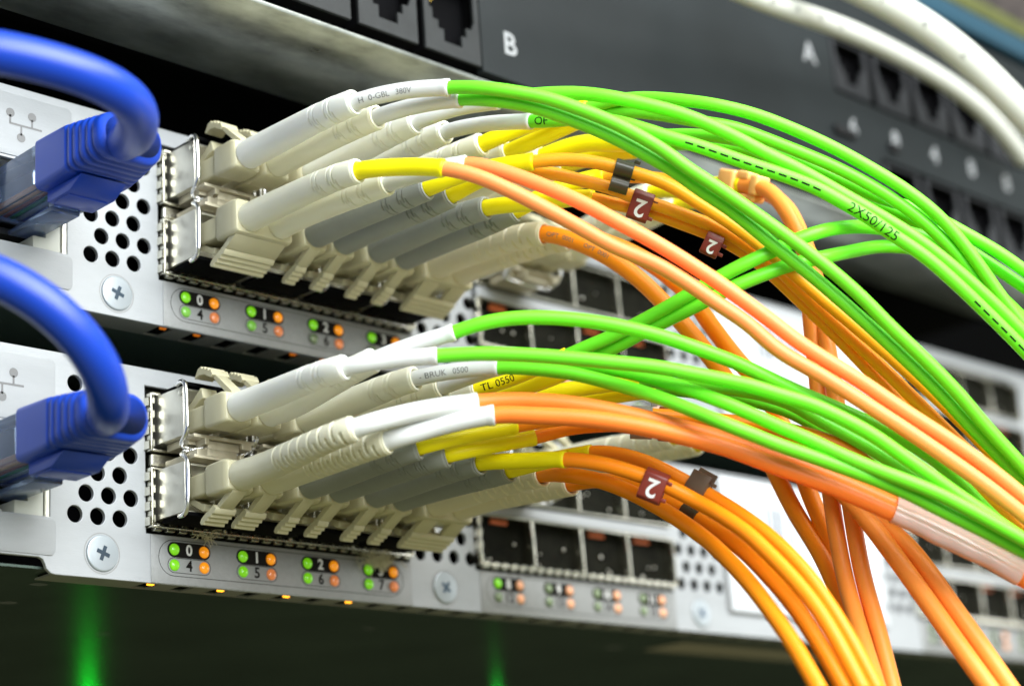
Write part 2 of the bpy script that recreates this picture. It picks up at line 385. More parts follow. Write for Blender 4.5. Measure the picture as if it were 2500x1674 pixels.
D = {"G1":{"a":[1.4,-21.1,64.5],
"b":[1.4,-28.1,64.5],
"t":[0.5,-50.6,63.2],
"s":[[4.2,-57.8,63.5],[8.1,-64.7,62.6]],
"j":[[10.8,-69.4,61.5],[14.1,-73.0,60.4],[17.7,-76.2,59.2],[21.4,-79.3,57.3],[25.2,-82.3,55.1],[27.7,-84.2,53.4],[31.7,-87.0,50.3],[35.0,-89.1,47.2],[39.2,-91.9,43.6],[45.9,-96.2,37.6],[52.6,-100.5,31.1],[57.3,-103.2,26.1],[61.6,-105.4,21.0],[66.1,-107.8,15.9],[70.3,-110.0,10.8],[74.7,-112.0,4.9],[79.6,-114.4,-1.3],[83.0,-116.0,-5.8]]},"G2":{"a":[7.7,-21.1,64.5],
"b":[7.7,-28.1,64.5],
"t":[6.1,-49.6,62.5],
"s":[[8.6,-56.8,62.6],[11.2,-64.0,61.7]],
"j":[[13.3,-69.0,60.2],[16.9,-72.3,59.2],[20.6,-75.5,57.4],[24.4,-78.5,55.3],[28.3,-81.5,52.8],[32.2,-84.3,49.9],[35.5,-86.6,47.3],[38.4,-88.4,44.6],[42.4,-91.1,41.1],[47.9,-94.4,35.5],[53.4,-97.7,30.0],[58.9,-100.9,24.1],[61.2,-102.2,21.6],[65.4,-104.5,16.9],[69.6,-106.8,12.0],[74.0,-108.9,6.6],[78.3,-111.1,1.3],[81.8,-112.8,-3.1],[85.2,-114.4,-7.5]]},"G3":{"a":[15.7,-21.1,64.5],
"b":[15.7,-28.1,64.5],
"t":[14.2,-50.1,63.5],
"s":[[16.8,-57.8,64.0],[19.2,-64.4,63.3]],
"j":[[20.5,-67.5,63.3],[22.6,-70.7,63.2],[26.0,-75.5,62.5],[29.1,-79.4,61.3],[32.6,-82.8,59.9],[36.4,-86.1,58.3],[39.4,-88.6,56.7],[43.8,-92.0,53.8],[48.7,-95.6,50.2],[51.6,-97.7,48.3],[54.9,-100.1,45.8],[58.8,-102.9,42.7],[62.8,-105.7,39.6],[66.2,-108.0,36.8],[69.6,-110.2,33.6],[73.8,-112.7,29.2],[78.0,-115.1,24.4],[81.5,-116.9,20.3],[84.9,-118.7,16.3]]},"G4":{"a":[21.9,-21.1,64.5],
"b":[21.9,-28.1,64.5],
"t":[20.7,-50.2,63.4],
"s":[[22.5,-58.2,62.5],[24.4,-66.6,60.4]],
"j":[[25.6,-70.9,59.3],[27.6,-74.7,58.8],[30.2,-79.1,57.4],[32.4,-82.5,55.6],[35.7,-86.1,53.4],[38.2,-88.3,52.2],[41.6,-91.1,50.4],[45.3,-94.1,48.4],[49.5,-97.5,46.3],[53.3,-100.6,44.0],[56.2,-102.7,41.8],[59.5,-105.0,39.2],[62.9,-107.2,36.1],[66.9,-109.9,32.5],[71.0,-112.3,28.1],[75.3,-114.6,23.2],[78.8,-116.5,19.0],[83.0,-118.6,13.9]]},"G5":{"a":[29.9,-21.1,64.5],
"b":[29.9,-28.1,64.5],
"t":[29.0,-50.4,63.2],
"s":[[31.9,-56.9,64.7],[34.8,-62.9,65.5],[37.2,-67.8,65.8]],
"j":[[38.2,-71.1,65.8],[39.4,-74.7,65.5],[40.4,-77.5,64.9],[42.1,-82.2,63.3],[45.3,-87.6,61.3],[49.9,-91.9,59.3],[54.5,-95.9,56.5],[59.3,-99.8,53.2],[64.1,-103.6,49.3],[68.5,-106.8,45.5],[72.5,-109.5,41.3],[75.4,-111.0,37.6],[78.4,-112.4,33.0],[81.4,-113.6,28.1],[85.0,-115.2,22.8],[88.5,-116.8,17.7]]},"G6":{"a":[36.2,-21.1,64.5],
"b":[36.2,-28.1,64.5],
"t":[35.2,-50.5,63.3],
"s":[[36.9,-57.8,64.1],[38.1,-63.1,64.8],[38.9,-66.6,65.1]],
"j":[[39.6,-69.7,64.9],[40.7,-73.8,63.8],[41.9,-78.0,62.2],[43.9,-84.4,59.2],[48.1,-89.0,57.5],[50.5,-91.0,56.3],[55.2,-95.0,53.4],[60.0,-98.9,50.4],[64.0,-102.0,47.5],[68.1,-104.8,44.2],[72.4,-107.4,40.2],[76.8,-109.7,35.1],[80.0,-111.0,30.8],[84.5,-113.2,25.0],[87.9,-114.7,20.6],[90.8,-116.1,16.9]]},"G7":{"a":[44.2,-21.1,64.5],
"b":[44.2,-28.1,64.5],
"t":[43.2,-50.9,64.2],
"s":[[45.6,-58.4,64.7],[48.3,-66.3,62.8]],
"j":[[49.2,-71.6,62.3],[50.6,-78.8,60.4],[52.1,-85.8,57.5],[54.1,-88.2,56.3],[59.0,-92.1,53.7],[62.8,-95.0,51.2],[66.6,-97.8,48.9],[70.4,-100.7,46.4],[74.1,-103.7,44.7],[77.6,-106.4,42.7],[81.8,-109.3,39.7],[85.9,-112.2,36.5],[89.4,-114.4,33.4],[92.8,-116.5,30.2]]},"G8":{"a":[50.4,-21.1,64.5],
"b":[50.4,-28.1,64.5],
"t":[49.2,-50.7,64.1],
"s":[[50.2,-56.9,64.0],[51.7,-65.1,62.8]],
"j":[[53.2,-73.0,61.3],[54.6,-79.7,59.2],[57.2,-85.7,56.7],[62.1,-89.8,54.0],[67.9,-94.3,50.5],[73.2,-98.3,46.9],[77.9,-102.0,43.6],[83.5,-106.1,39.6],[87.7,-109.0,36.0],[92.5,-112.2,31.7],[95.8,-114.4,28.8]]},"O1":{"a":[1.4,-21.1,53.0],
"b":[1.4,-28.1,53.0],
"t":[0.6,-50.5,51.4],
"s":[[3.9,-57.2,50.6],[7.2,-63.3,49.1]],
"j":[[10.9,-67.1,47.3],[16.4,-71.6,43.5],[22.0,-75.9,39.2],[27.1,-79.7,35.2],[31.9,-83.7,32.1],[35.7,-86.5,28.9],[39.6,-89.2,25.3],[42.7,-91.5,22.4],[46.9,-94.0,17.9],[51.8,-97.7,13.8],[56.9,-101.4,9.3],[62.0,-105.0,4.8],[67.0,-108.5,0.2],[72.1,-112.0,-4.7],[77.0,-115.2,-9.8],[80.2,-117.1,-13.4]]},"O2":{"a":[7.7,-21.1,53.0],
"b":[7.7,-28.1,53.0],
"t":[6.9,-50.3,50.8],
"s":[[9.4,-57.0,51.2],[12.2,-63.1,51.1]],
"j":[[13.4,-65.0,50.6],[16.3,-68.7,48.6],[20.8,-74.2,44.8],[24.0,-78.0,41.7],[26.5,-80.7,39.1],[31.5,-84.5,35.2],[36.6,-88.1,30.9],[40.6,-90.8,27.3],[45.8,-94.2,22.3],[49.2,-96.4,18.9],[51.8,-98.2,16.6],[56.9,-101.8,12.3],[62.1,-105.3,7.6],[67.2,-108.9,3.1],[72.4,-112.3,-1.7],[77.4,-115.5,-7.0],[80.6,-117.3,-10.5]]},"O3":{"a":[15.7,-21.1,53.0],
"b":[15.7,-28.1,53.0],
"t":[15.1,-50.8,51.7],
"s":[[17.8,-56.7,52.9],[20.7,-62.2,53.1],[23.5,-67.2,52.9]],
"j":[[27.1,-71.1,52.8],[30.7,-74.6,51.9],[34.5,-77.9,50.2],[39.0,-81.7,47.8],[43.0,-84.5,44.5],[47.0,-87.3,41.1],[51.1,-90.0,37.1],[55.0,-92.3,33.0],[58.3,-94.2,29.4],[63.8,-97.6,23.5],[68.7,-100.5,18.3],[74.3,-103.7,12.1],[80.0,-106.8,5.3],[85.1,-109.4,-1.3],[89.3,-111.4,-6.8]]},"O4":{"a":[21.9,-21.1,53.0],
"b":[21.9,-28.1,53.0],
"t":[20.8,-50.4,51.9],
"s":[[22.6,-55.6,53.4],[24.9,-61.3,53.9]],
"j":[[27.8,-65.7,52.6],[31.4,-69.1,51.1],[35.1,-72.5,49.4],[38.3,-75.2,47.5],[41.8,-78.3,45.5],[44.7,-80.8,43.8],[48.5,-84.0,41.4],[52.4,-86.9,38.1],[56.0,-89.3,34.5],[59.3,-91.2,30.4],[65.1,-94.6,23.5],[70.0,-97.5,17.7],[75.7,-100.7,10.8],[79.8,-103.1,5.7],[83.4,-105.1,1.3],[88.9,-108.2,-5.5],[92.2,-110.0,-9.6]]},"O5":{"a":[29.9,-21.1,53.0],
"b":[29.9,-28.1,53.0],
"t":[29.0,-50.4,51.6],
"s":[[32.2,-59.2,50.4],[35.5,-68.6,48.9]],
"j":[[38.0,-71.2,47.5],[41.5,-74.8,46.0],[45.1,-78.2,43.7],[48.8,-81.5,41.4],[51.9,-84.2,38.9],[54.8,-86.2,36.3],[57.6,-87.8,33.3],[61.0,-89.7,29.3],[65.7,-92.3,23.8],[69.3,-94.1,19.4],[72.2,-95.6,15.7],[75.3,-97.0,11.7],[78.3,-98.5,7.9],[81.2,-100.0,4.2],[86.3,-102.7,-2.0],[92.0,-105.8,-8.8]]},"O6":{"a":[36.2,-21.1,53.0],
"b":[36.2,-28.1,53.0],
"t":[35.3,-50.8,52.2],
"s":[[40.1,-56.4,55.6],[46.0,-62.4,57.4]],
"j":[[47.2,-67.1,55.9],[48.2,-73.0,53.9],[49.0,-76.8,51.8],[49.4,-78.4,50.2],[52.2,-81.1,46.8],[55.8,-83.7,42.9],[58.5,-85.6,39.5],[62.1,-88.0,35.0],[67.6,-91.2,28.1],[72.9,-93.8,21.1],[77.2,-95.7,15.1],[80.5,-97.5,10.9],[84.6,-99.7,6.1],[90.3,-102.8,-0.8],[96.0,-105.8,-7.7]]},"O7":{"a":[44.2,-21.1,53.0],
"b":[44.2,-28.1,53.0],
"t":[43.2,-49.8,50.2],
"s":[],
"j":[[45.6,-54.3,48.1],[48.7,-58.6,44.8],[52.1,-62.2,40.6],[55.5,-65.1,35.5],[58.6,-67.4,30.5],[63.0,-68.9,24.9],[67.2,-69.7,19.6],[71.0,-70.0,13.9],[75.2,-70.1,6.7],[75.3,-73.0,-0.2],[74.5,-77.7,-8.2],[74.1,-80.2,-13.8],[73.8,-82.5,-20.9],[73.2,-85.3,-26.7],[72.8,-87.5,-32.8]]},"O8":{"a":[50.4,-21.1,53.0],
"b":[50.4,-28.1,53.0],
"t":[49.3,-49.8,50.5],
"s":[],
"j":[[51.2,-54.4,49.4],[54.2,-59.4,46.4],[57.7,-63.6,42.1],[60.8,-66.7,37.3],[64.2,-67.8,32.5],[68.2,-68.7,27.8],[73.3,-70.0,22.3],[77.2,-70.5,16.9],[76.6,-73.5,10.2],[76.4,-75.6,2.6],[76.0,-78.3,-5.0],[75.8,-79.9,-12.2],[75.6,-81.6,-20.7],[75.2,-84.2,-32.3]]},"Y1":{"a":[77.3,-21.1,64.5],
"b":[77.3,-28.1,64.5],
"t":[74.3,-49.4,65.3],
"s":[[74.3,-58.1,62.6],[73.9,-67.0,61.2],[73.4,-71.3,59.2]],
"j":[[71.8,-77.4,55.9],[70.8,-81.0,51.7],[70.4,-83.0,47.7],[70.3,-84.1,44.5],[70.2,-85.0,41.3],[70.5,-84.8,37.0],[71.3,-83.8,31.5],[72.1,-83.1,24.0],[72.9,-82.3,11.7],[72.5,-82.7,-0.8],[71.2,-84.3,-13.2],[68.3,-88.1,-23.8],[64.6,-92.8,-34.5]]},"Y2":{"a":[83.6,-21.1,64.5],
"b":[83.6,-28.1,64.5],
"t":[81.4,-49.6,64.2],
"s":[[80.2,-59.1,62.2],[78.7,-68.7,60.2]],
"j":[[76.0,-75.4,56.4],[74.2,-79.8,51.9],[73.4,-82.0,47.4],[72.7,-84.0,42.1],[72.4,-85.1,35.8],[72.5,-85.4,28.6],[72.5,-85.9,19.1],[72.7,-86.0,10.0],[72.9,-86.0,-1.4],[72.6,-86.9,-13.6],[71.3,-89.5,-23.9],[69.8,-92.0,-34.2]]},"LG1":{"a":[-0.4,-19.2,20.0],
"b":[-0.4,-26.2,20.0],
"t":[-2.0,-48.3,19.1],
"s":[[2.6,-53.5,19.7],[7.7,-58.8,19.8]],
"j":[[12.5,-63.8,19.6],[17.1,-68.3,19.0],[22.1,-73.2,18.0],[26.9,-77.8,16.9],[31.9,-82.4,15.7],[36.0,-86.1,14.3],[39.7,-89.4,13.0],[42.3,-91.7,12.0],[45.3,-94.2,10.5],[48.9,-97.2,8.8],[52.6,-100.1,6.4],[56.4,-102.8,3.6],[60.3,-105.3,0.1],[64.2,-107.9,-3.5],[66.2,-109.1,-5.3],[70.1,-111.7,-8.8],[75.2,-115.0,-13.3],[78.7,-117.4,-16.4]]},"LG0":{"a":[5.8,-19.2,20.0],
"b":[5.8,-26.2,20.0],
"t":[3.7,-48.5,21.1],
"s":[[7.4,-54.0,22.8],[11.1,-59.3,24.0]],
"j":[[13.5,-62.6,24.9],[16.5,-65.8,25.4],[19.5,-68.9,25.3],[24.2,-73.4,24.5],[28.9,-77.7,23.1],[33.8,-81.8,21.2],[38.9,-85.7,18.7],[43.6,-88.4,16.7],[47.0,-90.3,14.9],[50.8,-92.3,12.9],[55.8,-95.2,10.4],[59.9,-98.1,8.0],[63.2,-100.4,6.0],[67.2,-103.1,3.2],[70.7,-105.2,0.2],[73.4,-106.6,-2.9],[77.3,-108.4,-7.5],[82.3,-110.9,-12.7],[85.6,-112.8,-16.0]]},"LG2":{"a":[13.8,-19.2,20.0],
"b":[13.8,-26.2,20.0],
"t":[12.3,-48.5,19.5],
"s":[[16.1,-53.8,20.0],[20.2,-59.3,19.8]],
"j":[[23.5,-63.7,19.0],[27.1,-68.4,17.6],[30.5,-72.6,15.7],[33.0,-77.5,13.2],[34.6,-81.2,11.1],[36.3,-85.0,8.7],[37.9,-88.5,6.4],[41.4,-91.4,4.3],[44.5,-93.8,2.5],[48.0,-96.8,0.6],[51.0,-99.2,-1.0],[54.2,-101.9,-2.8],[58.8,-105.5,-5.5],[63.6,-109.1,-8.9],[69.2,-113.4,-12.8],[72.8,-116.1,-15.4],[76.2,-118.6,-17.8]]},"LG3":{"a":[20.1,-19.2,20.0],
"b":[20.1,-26.2,20.0],
"t":[18.4,-48.0,19.1],
"s":[[21.2,-54.1,20.3],[24.0,-59.9,20.9]],
"j":[[27.0,-64.9,20.3],[30.1,-69.6,19.2],[32.4,-72.9,17.9],[34.2,-76.8,16.2],[36.0,-80.3,14.4],[37.9,-84.1,12.3],[39.7,-87.5,10.2],[42.7,-90.8,7.8],[45.2,-93.6,5.6],[48.3,-96.9,3.1],[51.3,-100.2,0.4],[54.3,-103.4,-2.0],[57.3,-106.7,-4.2],[60.8,-109.7,-6.4],[64.6,-112.7,-9.2],[70.9,-117.5,-14.2],[74.2,-120.0,-16.7]]},"LG4":{"a":[28.1,-19.2,20.0],
"b":[28.1,-26.2,20.0],
"t":[26.2,-48.2,19.8],
"s":[[28.7,-53.0,20.7],[30.8,-57.4,21.8],[33.2,-62.4,23.1]],
"j":[[35.0,-65.9,24.2],[36.2,-68.2,24.8],[38.3,-72.5,26.3],[40.4,-77.0,28.0],[41.5,-79.4,29.0],[43.8,-84.4,31.1],[46.1,-89.1,33.0],[49.5,-93.0,35.0],[51.9,-95.7,36.4],[54.2,-98.1,37.4],[58.7,-99.3,38.9],[66.5,-100.3,40.5],[71.5,-102.0,40.5],[74.8,-104.7,39.4],[77.6,-106.7,37.7],[80.3,-108.3,35.4],[83.6,-109.9,31.8],[87.3,-111.7,27.7],[92.8,-114.2,21.2]]},"LG5":{"a":[34.3,-19.2,20.0],
"b":[34.3,-26.2,20.0],
"t":[31.9,-47.7,19.8],
"s":[[33.9,-53.5,20.4],[35.7,-59.0,21.4],[36.8,-63.0,22.7]],
"j":[[38.1,-66.5,23.6],[38.9,-68.7,24.1],[40.4,-73.3,25.6],[42.1,-77.5,26.9],[44.0,-81.7,28.3],[46.1,-86.6,30.0],[50.6,-91.8,32.2],[53.1,-94.2,33.2],[57.3,-97.3,34.3],[64.0,-98.2,36.4],[71.4,-99.6,38.4],[75.5,-103.0,37.8],[79.0,-105.5,36.2],[81.9,-107.4,34.5],[86.2,-109.7,30.9],[91.2,-112.0,25.8],[95.0,-113.7,21.7]]},"LG6":{"a":[42.3,-19.2,20.0],
"b":[42.3,-26.2,20.0],
"t":[40.6,-48.8,20.7],
"s":[[44.9,-56.2,21.2],[49.0,-64.2,20.8]],
"j":[[49.6,-70.9,18.6],[50.2,-79.5,15.9],[52.1,-84.3,14.3],[56.4,-88.3,12.1],[59.4,-90.6,9.6],[63.7,-94.0,6.2],[67.5,-96.9,3.0],[71.4,-99.7,-0.8],[74.3,-101.7,-3.9],[79.7,-105.8,-8.3],[84.6,-109.6,-12.5],[87.9,-112.3,-15.1]]},"LG7":{"a":[48.5,-19.2,20.0],
"b":[48.5,-26.2,20.0],
"t":[47.0,-48.8,20.4],
"s":[[50.3,-56.8,20.3],[53.1,-64.3,19.9]],
"j":[[53.4,-71.9,17.6],[53.7,-78.4,15.4],[55.4,-81.6,14.1],[59.8,-85.7,11.8],[63.3,-88.4,9.0],[66.8,-91.1,6.0],[70.3,-93.7,2.9],[74.9,-97.0,-1.4],[79.9,-100.9,-5.5],[88.3,-107.3,-12.8],[91.7,-110.1,-15.3]]},"LO1":{"a":[-0.4,-19.2,8.5],
"b":[-0.4,-26.2,8.5],
"t":[-1.6,-49.4,9.2],
"s":[[6.5,-54.2,11.8],[15.3,-59.0,13.4]],
"j":[[20.2,-63.1,13.4],[25.0,-68.0,12.5],[28.9,-71.8,11.3],[33.8,-76.4,9.4],[39.0,-81.1,7.1],[43.4,-85.0,5.1],[47.8,-88.8,2.8],[52.0,-92.4,0.3],[56.3,-95.9,-2.2],[59.8,-98.8,-4.5],[65.7,-103.5,-8.5],[71.3,-107.9,-12.2],[77.9,-112.7,-17.6],[80.8,-114.9,-19.9]]},"LO2":{"a":[5.8,-19.2,8.5],
"b":[5.8,-26.2,8.5],
"t":[5.0,-49.3,8.1],
"s":[[10.8,-55.4,10.0],[16.7,-61.3,11.1]],
"j":[[21.1,-65.9,10.5],[26.8,-71.7,9.4],[32.6,-77.3,7.6],[37.7,-82.0,5.5],[42.1,-86.0,3.5],[46.5,-89.6,1.0],[50.6,-93.2,-1.4],[54.8,-96.7,-3.8],[57.8,-99.1,-5.7],[64.0,-103.8,-9.7],[69.9,-108.2,-13.3],[76.7,-112.9,-18.6],[80.0,-115.1,-21.1]]},"LO3":{"a":[13.8,-19.2,8.5],
"b":[13.8,-26.2,8.5],
"t":[12.2,-48.5,8.2],
"s":[[19.2,-52.4,10.2],[26.3,-56.4,11.8]],
"j":[[30.1,-59.2,12.5],[33.8,-63.0,12.7],[37.9,-67.2,12.7],[42.0,-71.3,12.2],[46.3,-75.4,11.5],[50.0,-79.0,10.6],[53.5,-82.5,9.8],[59.0,-87.7,7.8],[63.5,-91.6,5.5],[66.7,-93.9,2.7],[71.4,-97.0,-1.8],[79.1,-102.4,-8.7],[86.8,-107.8,-15.3],[90.3,-110.3,-18.4]]},"LO4":{"a":[20.1,-19.2,8.5],
"b":[20.1,-26.2,8.5],
"t":[18.5,-48.2,7.8],
"s":[[25.1,-51.9,9.4],[31.5,-55.4,10.8]],
"j":[[36.1,-59.3,12.1],[39.9,-63.6,12.1],[43.5,-67.5,11.8],[47.5,-71.7,11.1],[51.7,-75.9,10.1],[56.1,-80.3,8.8],[60.6,-84.5,7.2],[64.9,-88.3,5.1],[69.0,-91.3,1.9],[74.2,-95.0,-2.4],[80.9,-99.7,-8.7],[89.6,-106.0,-15.8],[93.2,-108.7,-18.6]]},"LO5":{"a":[28.1,-19.2,8.5],
"b":[28.1,-26.2,8.5],
"t":[26.2,-47.9,7.6],
"s":[[28.4,-55.7,6.5],[30.4,-62.8,5.4]],
"j":[[33.2,-67.4,4.1],[36.5,-71.6,2.0],[39.9,-75.6,-0.7],[42.5,-78.4,-3.2],[42.5,-83.2,-6.5],[42.5,-87.8,-10.2],[42.6,-90.7,-13.3],[42.7,-94.6,-17.8],[42.8,-98.3,-22.8],[42.9,-101.2,-28.1],[43.8,-104.3,-36.1]]},"LO6":{"a":[34.3,-19.2,8.5],
"b":[34.3,-26.2,8.5],
"t":[32.7,-47.9,7.1],
"s":[[35.0,-55.4,7.5],[37.1,-62.3,7.4]],
"j":[[38.6,-65.5,6.8],[40.7,-69.2,5.2],[42.1,-71.5,3.7],[43.9,-74.2,1.5],[46.1,-77.4,-1.3],[47.2,-81.4,-4.5],[47.4,-85.9,-8.2],[47.5,-89.5,-11.7],[47.7,-93.3,-16.2],[48.0,-96.8,-21.7],[48.5,-100.0,-28.2],[48.9,-103.2,-35.8]]},"LO7":{"a":[42.3,-19.2,8.5],
"b":[42.3,-26.2,8.5],
"t":[40.6,-48.0,7.3],
"s":[],
"j":[[39.1,-56.2,5.2],[40.8,-60.4,3.7],[42.4,-64.3,1.5],[44.2,-68.1,-1.3],[45.9,-71.7,-4.4],[46.6,-76.1,-8.2],[45.1,-81.7,-13.0],[43.6,-86.7,-17.9],[41.1,-94.5,-27.2],[39.5,-100.0,-35.7]]},"LO8":{"a":[48.5,-19.2,8.5],
"b":[48.5,-26.2,8.5],
"t":[47.3,-48.0,6.5],
"s":[],
"j":[[46.9,-54.5,5.7],[48.1,-59.7,4.0],[49.7,-65.3,0.7],[50.5,-68.2,-1.2],[51.2,-72.7,-4.6],[50.3,-80.0,-10.1],[49.6,-85.0,-15.1],[48.9,-90.2,-21.2],[48.3,-94.9,-28.7],[47.8,-98.3,-35.1]]},"Y3":{"a":[75.4,-19.2,20.0],
"b":[75.4,-26.2,20.0],
"t":[74.5,-48.5,18.1],
"s":[[75.8,-55.1,17.9],[77.0,-60.5,16.5]],
"j":[[73.7,-70.7,11.9],[69.3,-81.7,4.7],[69.1,-86.9,-0.2],[69.9,-89.5,-3.9],[71.2,-93.2,-10.5],[72.5,-99.2,-21.5],[72.9,-102.8,-28.0],[73.4,-107.4,-36.1]]},"Y4":{"a":[81.7,-19.2,20.0],
"b":[81.7,-26.2,20.0],
"t":[81.2,-48.6,17.6],
"s":[[81.1,-55.4,17.6],[81.2,-60.8,16.1]],
"j":[[76.1,-72.2,10.5],[71.9,-83.5,2.2],[72.7,-88.1,-2.5],[73.2,-91.2,-6.1],[74.0,-95.7,-11.4],[75.5,-101.5,-22.2],[76.3,-104.7,-28.4],[77.2,-108.6,-36.1]]},"BU":[[-36.4,-43.6,50.5],[-41.0,-51.8,49.0],[-44.8,-56.8,48.8],[-48.1,-58.1,49.5],[-51.3,-58.0,49.9],[-56.7,-57.3,50.5],[-61.0,-56.1,51.0],[-65.2,-54.9,51.3],[-69.7,-53.3,51.4],[-76.3,-47.0,52.6]],
"BL":[[-38.7,-39.5,9.3],[-41.5,-44.7,10.6],[-43.9,-47.5,12.1],[-46.3,-48.8,14.0],[-48.7,-48.8,16.3],[-51.1,-48.7,18.2],[-55.2,-47.4,21.3],[-59.4,-45.6,23.5],[-63.6,-43.4,25.2],[-70.6,-37.5,27.9]],
"W1":[[57.9,-60.0,110.1],[71.9,-58.0,111.5],[87.9,-55.0,113.5],[103.6,-53.0,115.3],[120.3,-51.0,117.7],[148.0,-48.0,122.7],[167.5,-46.0,124.5],[188.2,-44.0,125.5],[209.7,-42.0,125.3],[223.8,-41.0,122.9],[233.4,-40.0,119.5],[241.0,-38.0,117.0]],
"W2":[[116.0,-53.7,129.4],[126.8,-63.6,120.1],[129.9,-68.2,116.4],[136.0,-75.0,110.9],[140.7,-79.9,104.3],[145.4,-82.3,98.6],[149.3,-84.0,93.5],[153.8,-85.3,89.2],[167.5,-85.8,82.3]],
"c_black":[33.8,-77.7,50.2],
"c_two":[39.0,-76.0,46.8],
"c_two2":[48.7,-81.9,39.3],
"c_dark":[49.4,-80.0,48.6],
"l_two":[39.2,-73.7,0.5],
"l_dark":[44.3,-78.0,-0.0],
"l_grey":[42.0,-69.5,11.5],
"l_red":[46.2,-72.2,11.1],
"l_dark2":[49.4,-71.0,-2.1],
"adapter":[75.1,-71.9,58.6]}
U = Vector((1.89, -1.85, 44.45)); L0 = Vector((0, 0, 0))
CP = Vector(cpos)

# ------------------------------------------------------------------ rack, backdrop
mb = MB(); mb.box(-500, 900, 300, 310, -500, 500); tag(mb.build('rack_dark_backdrop', m_black), kind='structure')  # black sheet painted as the unlit depth of the rack

# ------------------------------------------------------------------ switches
HOLES = []
for k in range(8):
    z = 4.2 + 3.66 * k
    if z > 28: continue
    xs = [-19.05, -14.77, -10.49] if k % 2 == 0 else [-16.95, -12.67, -8.36]
    if k == 6: xs = [-19.05]
    if k == 7: xs = []
    for x in xs: HOLES.append((x, z))
def holes_at(x0, cols, k0=0, k1=7, rows2=None):
    out = []
    for k in range(k0, k1):
        z = 4.25 + 3.78 * k
        for c_ in range(cols): out.append((x0 + 4.35 * c_ + (2.2 if k % 2 else 0), z))
    return out
MODS = (0.0, 75.87, 227.6)
CX0, CX1 = -5.3, 53.3
def led_color(unit, mod, row, i, side):
    if mod == 0:
        if side == 'g':
            if unit: return m_ledoff if (row and i >= 2) else (m_ledg if not row else m_ledgb)
            return m_ledg
        if unit: return m_ledo if not row else m_ledob
        return m_ledo if not row or i < 1 else m_ledob
    if side == 'g': return m_ledg if (mod == 1 and i == 0 and row == 0) else m_ledoff
    return m_ledopale
def make_switch(org, unit):
    root = empty('network_switch', ('upper' if unit else 'lower') + ' silver rack switch full of fibre cords, ' +
                 ('directly under the galvanised rail' if unit else 'its dark underside showing below'), 'switch', 'silver rack switches')
    root.location = org * S
    # chassis
    mb = MB(); mb.box(-70, 330, 1.6, 290, -5.0, -4.6); mb.box(-70, 330, 1.6, 290, 29.9, 30.3); mb.build('chassis', m_chassis, root)
    mb = MB(); mb.box(-69, 329, 18.2, 18.6, -4.55, 29.85); mb.build('hole_dark_sheet', m_black, root)  # black sheet standing in for the darkness behind the holes
    # hollow front: dark sheets take the place of the shaded depth
    # faceplate with real holes
    outl = [(-70, -3.4), (-25.6, -3.4), (-24.9, -3.7), (-24.5, -4.4), (-24.2, -5.2), (-23.4, -5.85), (-22.6, -6), (330, -6), (330, 31), (-70, 31)]
    holes = [circ(x, z, 1.42) for x, z in HOLES]
    for (x, z) in holes_at(56.1, 4): 
        if 54.6 < x < 70: holes.append(circ(x, z, 1.35, 20))
    for (x, z) in holes_at(132.1, 4):
        if x < 146: holes.append(circ(x, z, 1.35, 20))
    for (x, z) in holes_at(210.5, 3): holes.append(circ(x, z, 1.3, 16))
    holes.append(rect(-36.4, -23.6, 3.25, 17.9))
    for m_ in MODS: holes.append(rect(CX0 + m_ - 0.1, CX1 + m_, 2.3, 27.9))
    vs, fs = plate([outl] + holes, 0.8, 0.13)
    mb = MB(); mb.add(vs, fs); fp = mb.build('faceplate', m_silver, root)
    # raised areas and strips
    mb = MB(); mb.prism(rect(-70, -22.9, 18.4, 29.5, 1.0), 'y', -0.22, -0.01); mb.prism(rect(-70, -22.7, -3.06, 2.9, 1.0), 'y', -0.22, -0.01)
    mb.build('port_bezel', m_silver, root, bevel=0.08)
    for m_ in MODS:
        mb = MB(); mb.box(-4.62 + m_, 53.4 + m_, -0.14, -0.01, -5.9, 2.25); mb.build('status_strip', m_silver2, root, bevel=0.05)
    # bottom lip with vents
    vent = [rect(-4.6 + 7.125 * k, -1.6 + 7.125 * k, 1.0, 6.2) for k in range(47)]
    vs, fs = plate([rect(-22.4, 330, 0.3, 6.6)] + vent, 0.3)
    mb = MB(); mb.add([(x, z, -5.72 + y) for x, y, z in vs], fs); mb.build('bottom_lip', m_lip, root)
    mb = MB(); mb.box(-22, 330, 1.5, 6.3, -5.25, -5.05); mb.build('vent_shadow', m_black, root)
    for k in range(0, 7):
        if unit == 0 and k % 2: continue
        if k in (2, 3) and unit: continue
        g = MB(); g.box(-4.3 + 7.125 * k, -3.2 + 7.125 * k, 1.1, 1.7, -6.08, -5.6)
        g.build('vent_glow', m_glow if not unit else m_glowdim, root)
    # network symbol
    mb = MB()
    for x, z in ((-34.67, 25.96), (-30.58, 26.09), (-32.61, 21.86)): mb.add([(a, -0.25, b) for a, b in circ(x, z, 0.8)], [tuple(range(28))])
    for a in ((-34.85, -28.7, 23.88, 24.25), (-34.87, -34.5, 24.2, 25.6), (-30.76, -30.4, 24.2, 25.6), (-32.78, -32.42, 22.3, 23.9)):
        mb.add([(a[0], -0.25, a[2]), (a[1], -0.25, a[2]), (a[1], -0.25, a[3]), (a[0], -0.25, a[3])], [(0, 1, 2, 3)])
    mb.build('network_symbol', m_greyink, root)
    # ethernet jack
    mb = MB(); mb.box(-37, -23, 1.5, 16, 2.6, 3.2); mb.box(-37, -23, 1.5, 16, 18, 18.6); mb.box(-24.3, -23.5, 0.3, 16, 3.2, 18)
    mb.box(-37.2, -36.5, 0.3, 16, 3.2, 18); mb.box(-37, -23, 16, 17, 2.6, 18.6)
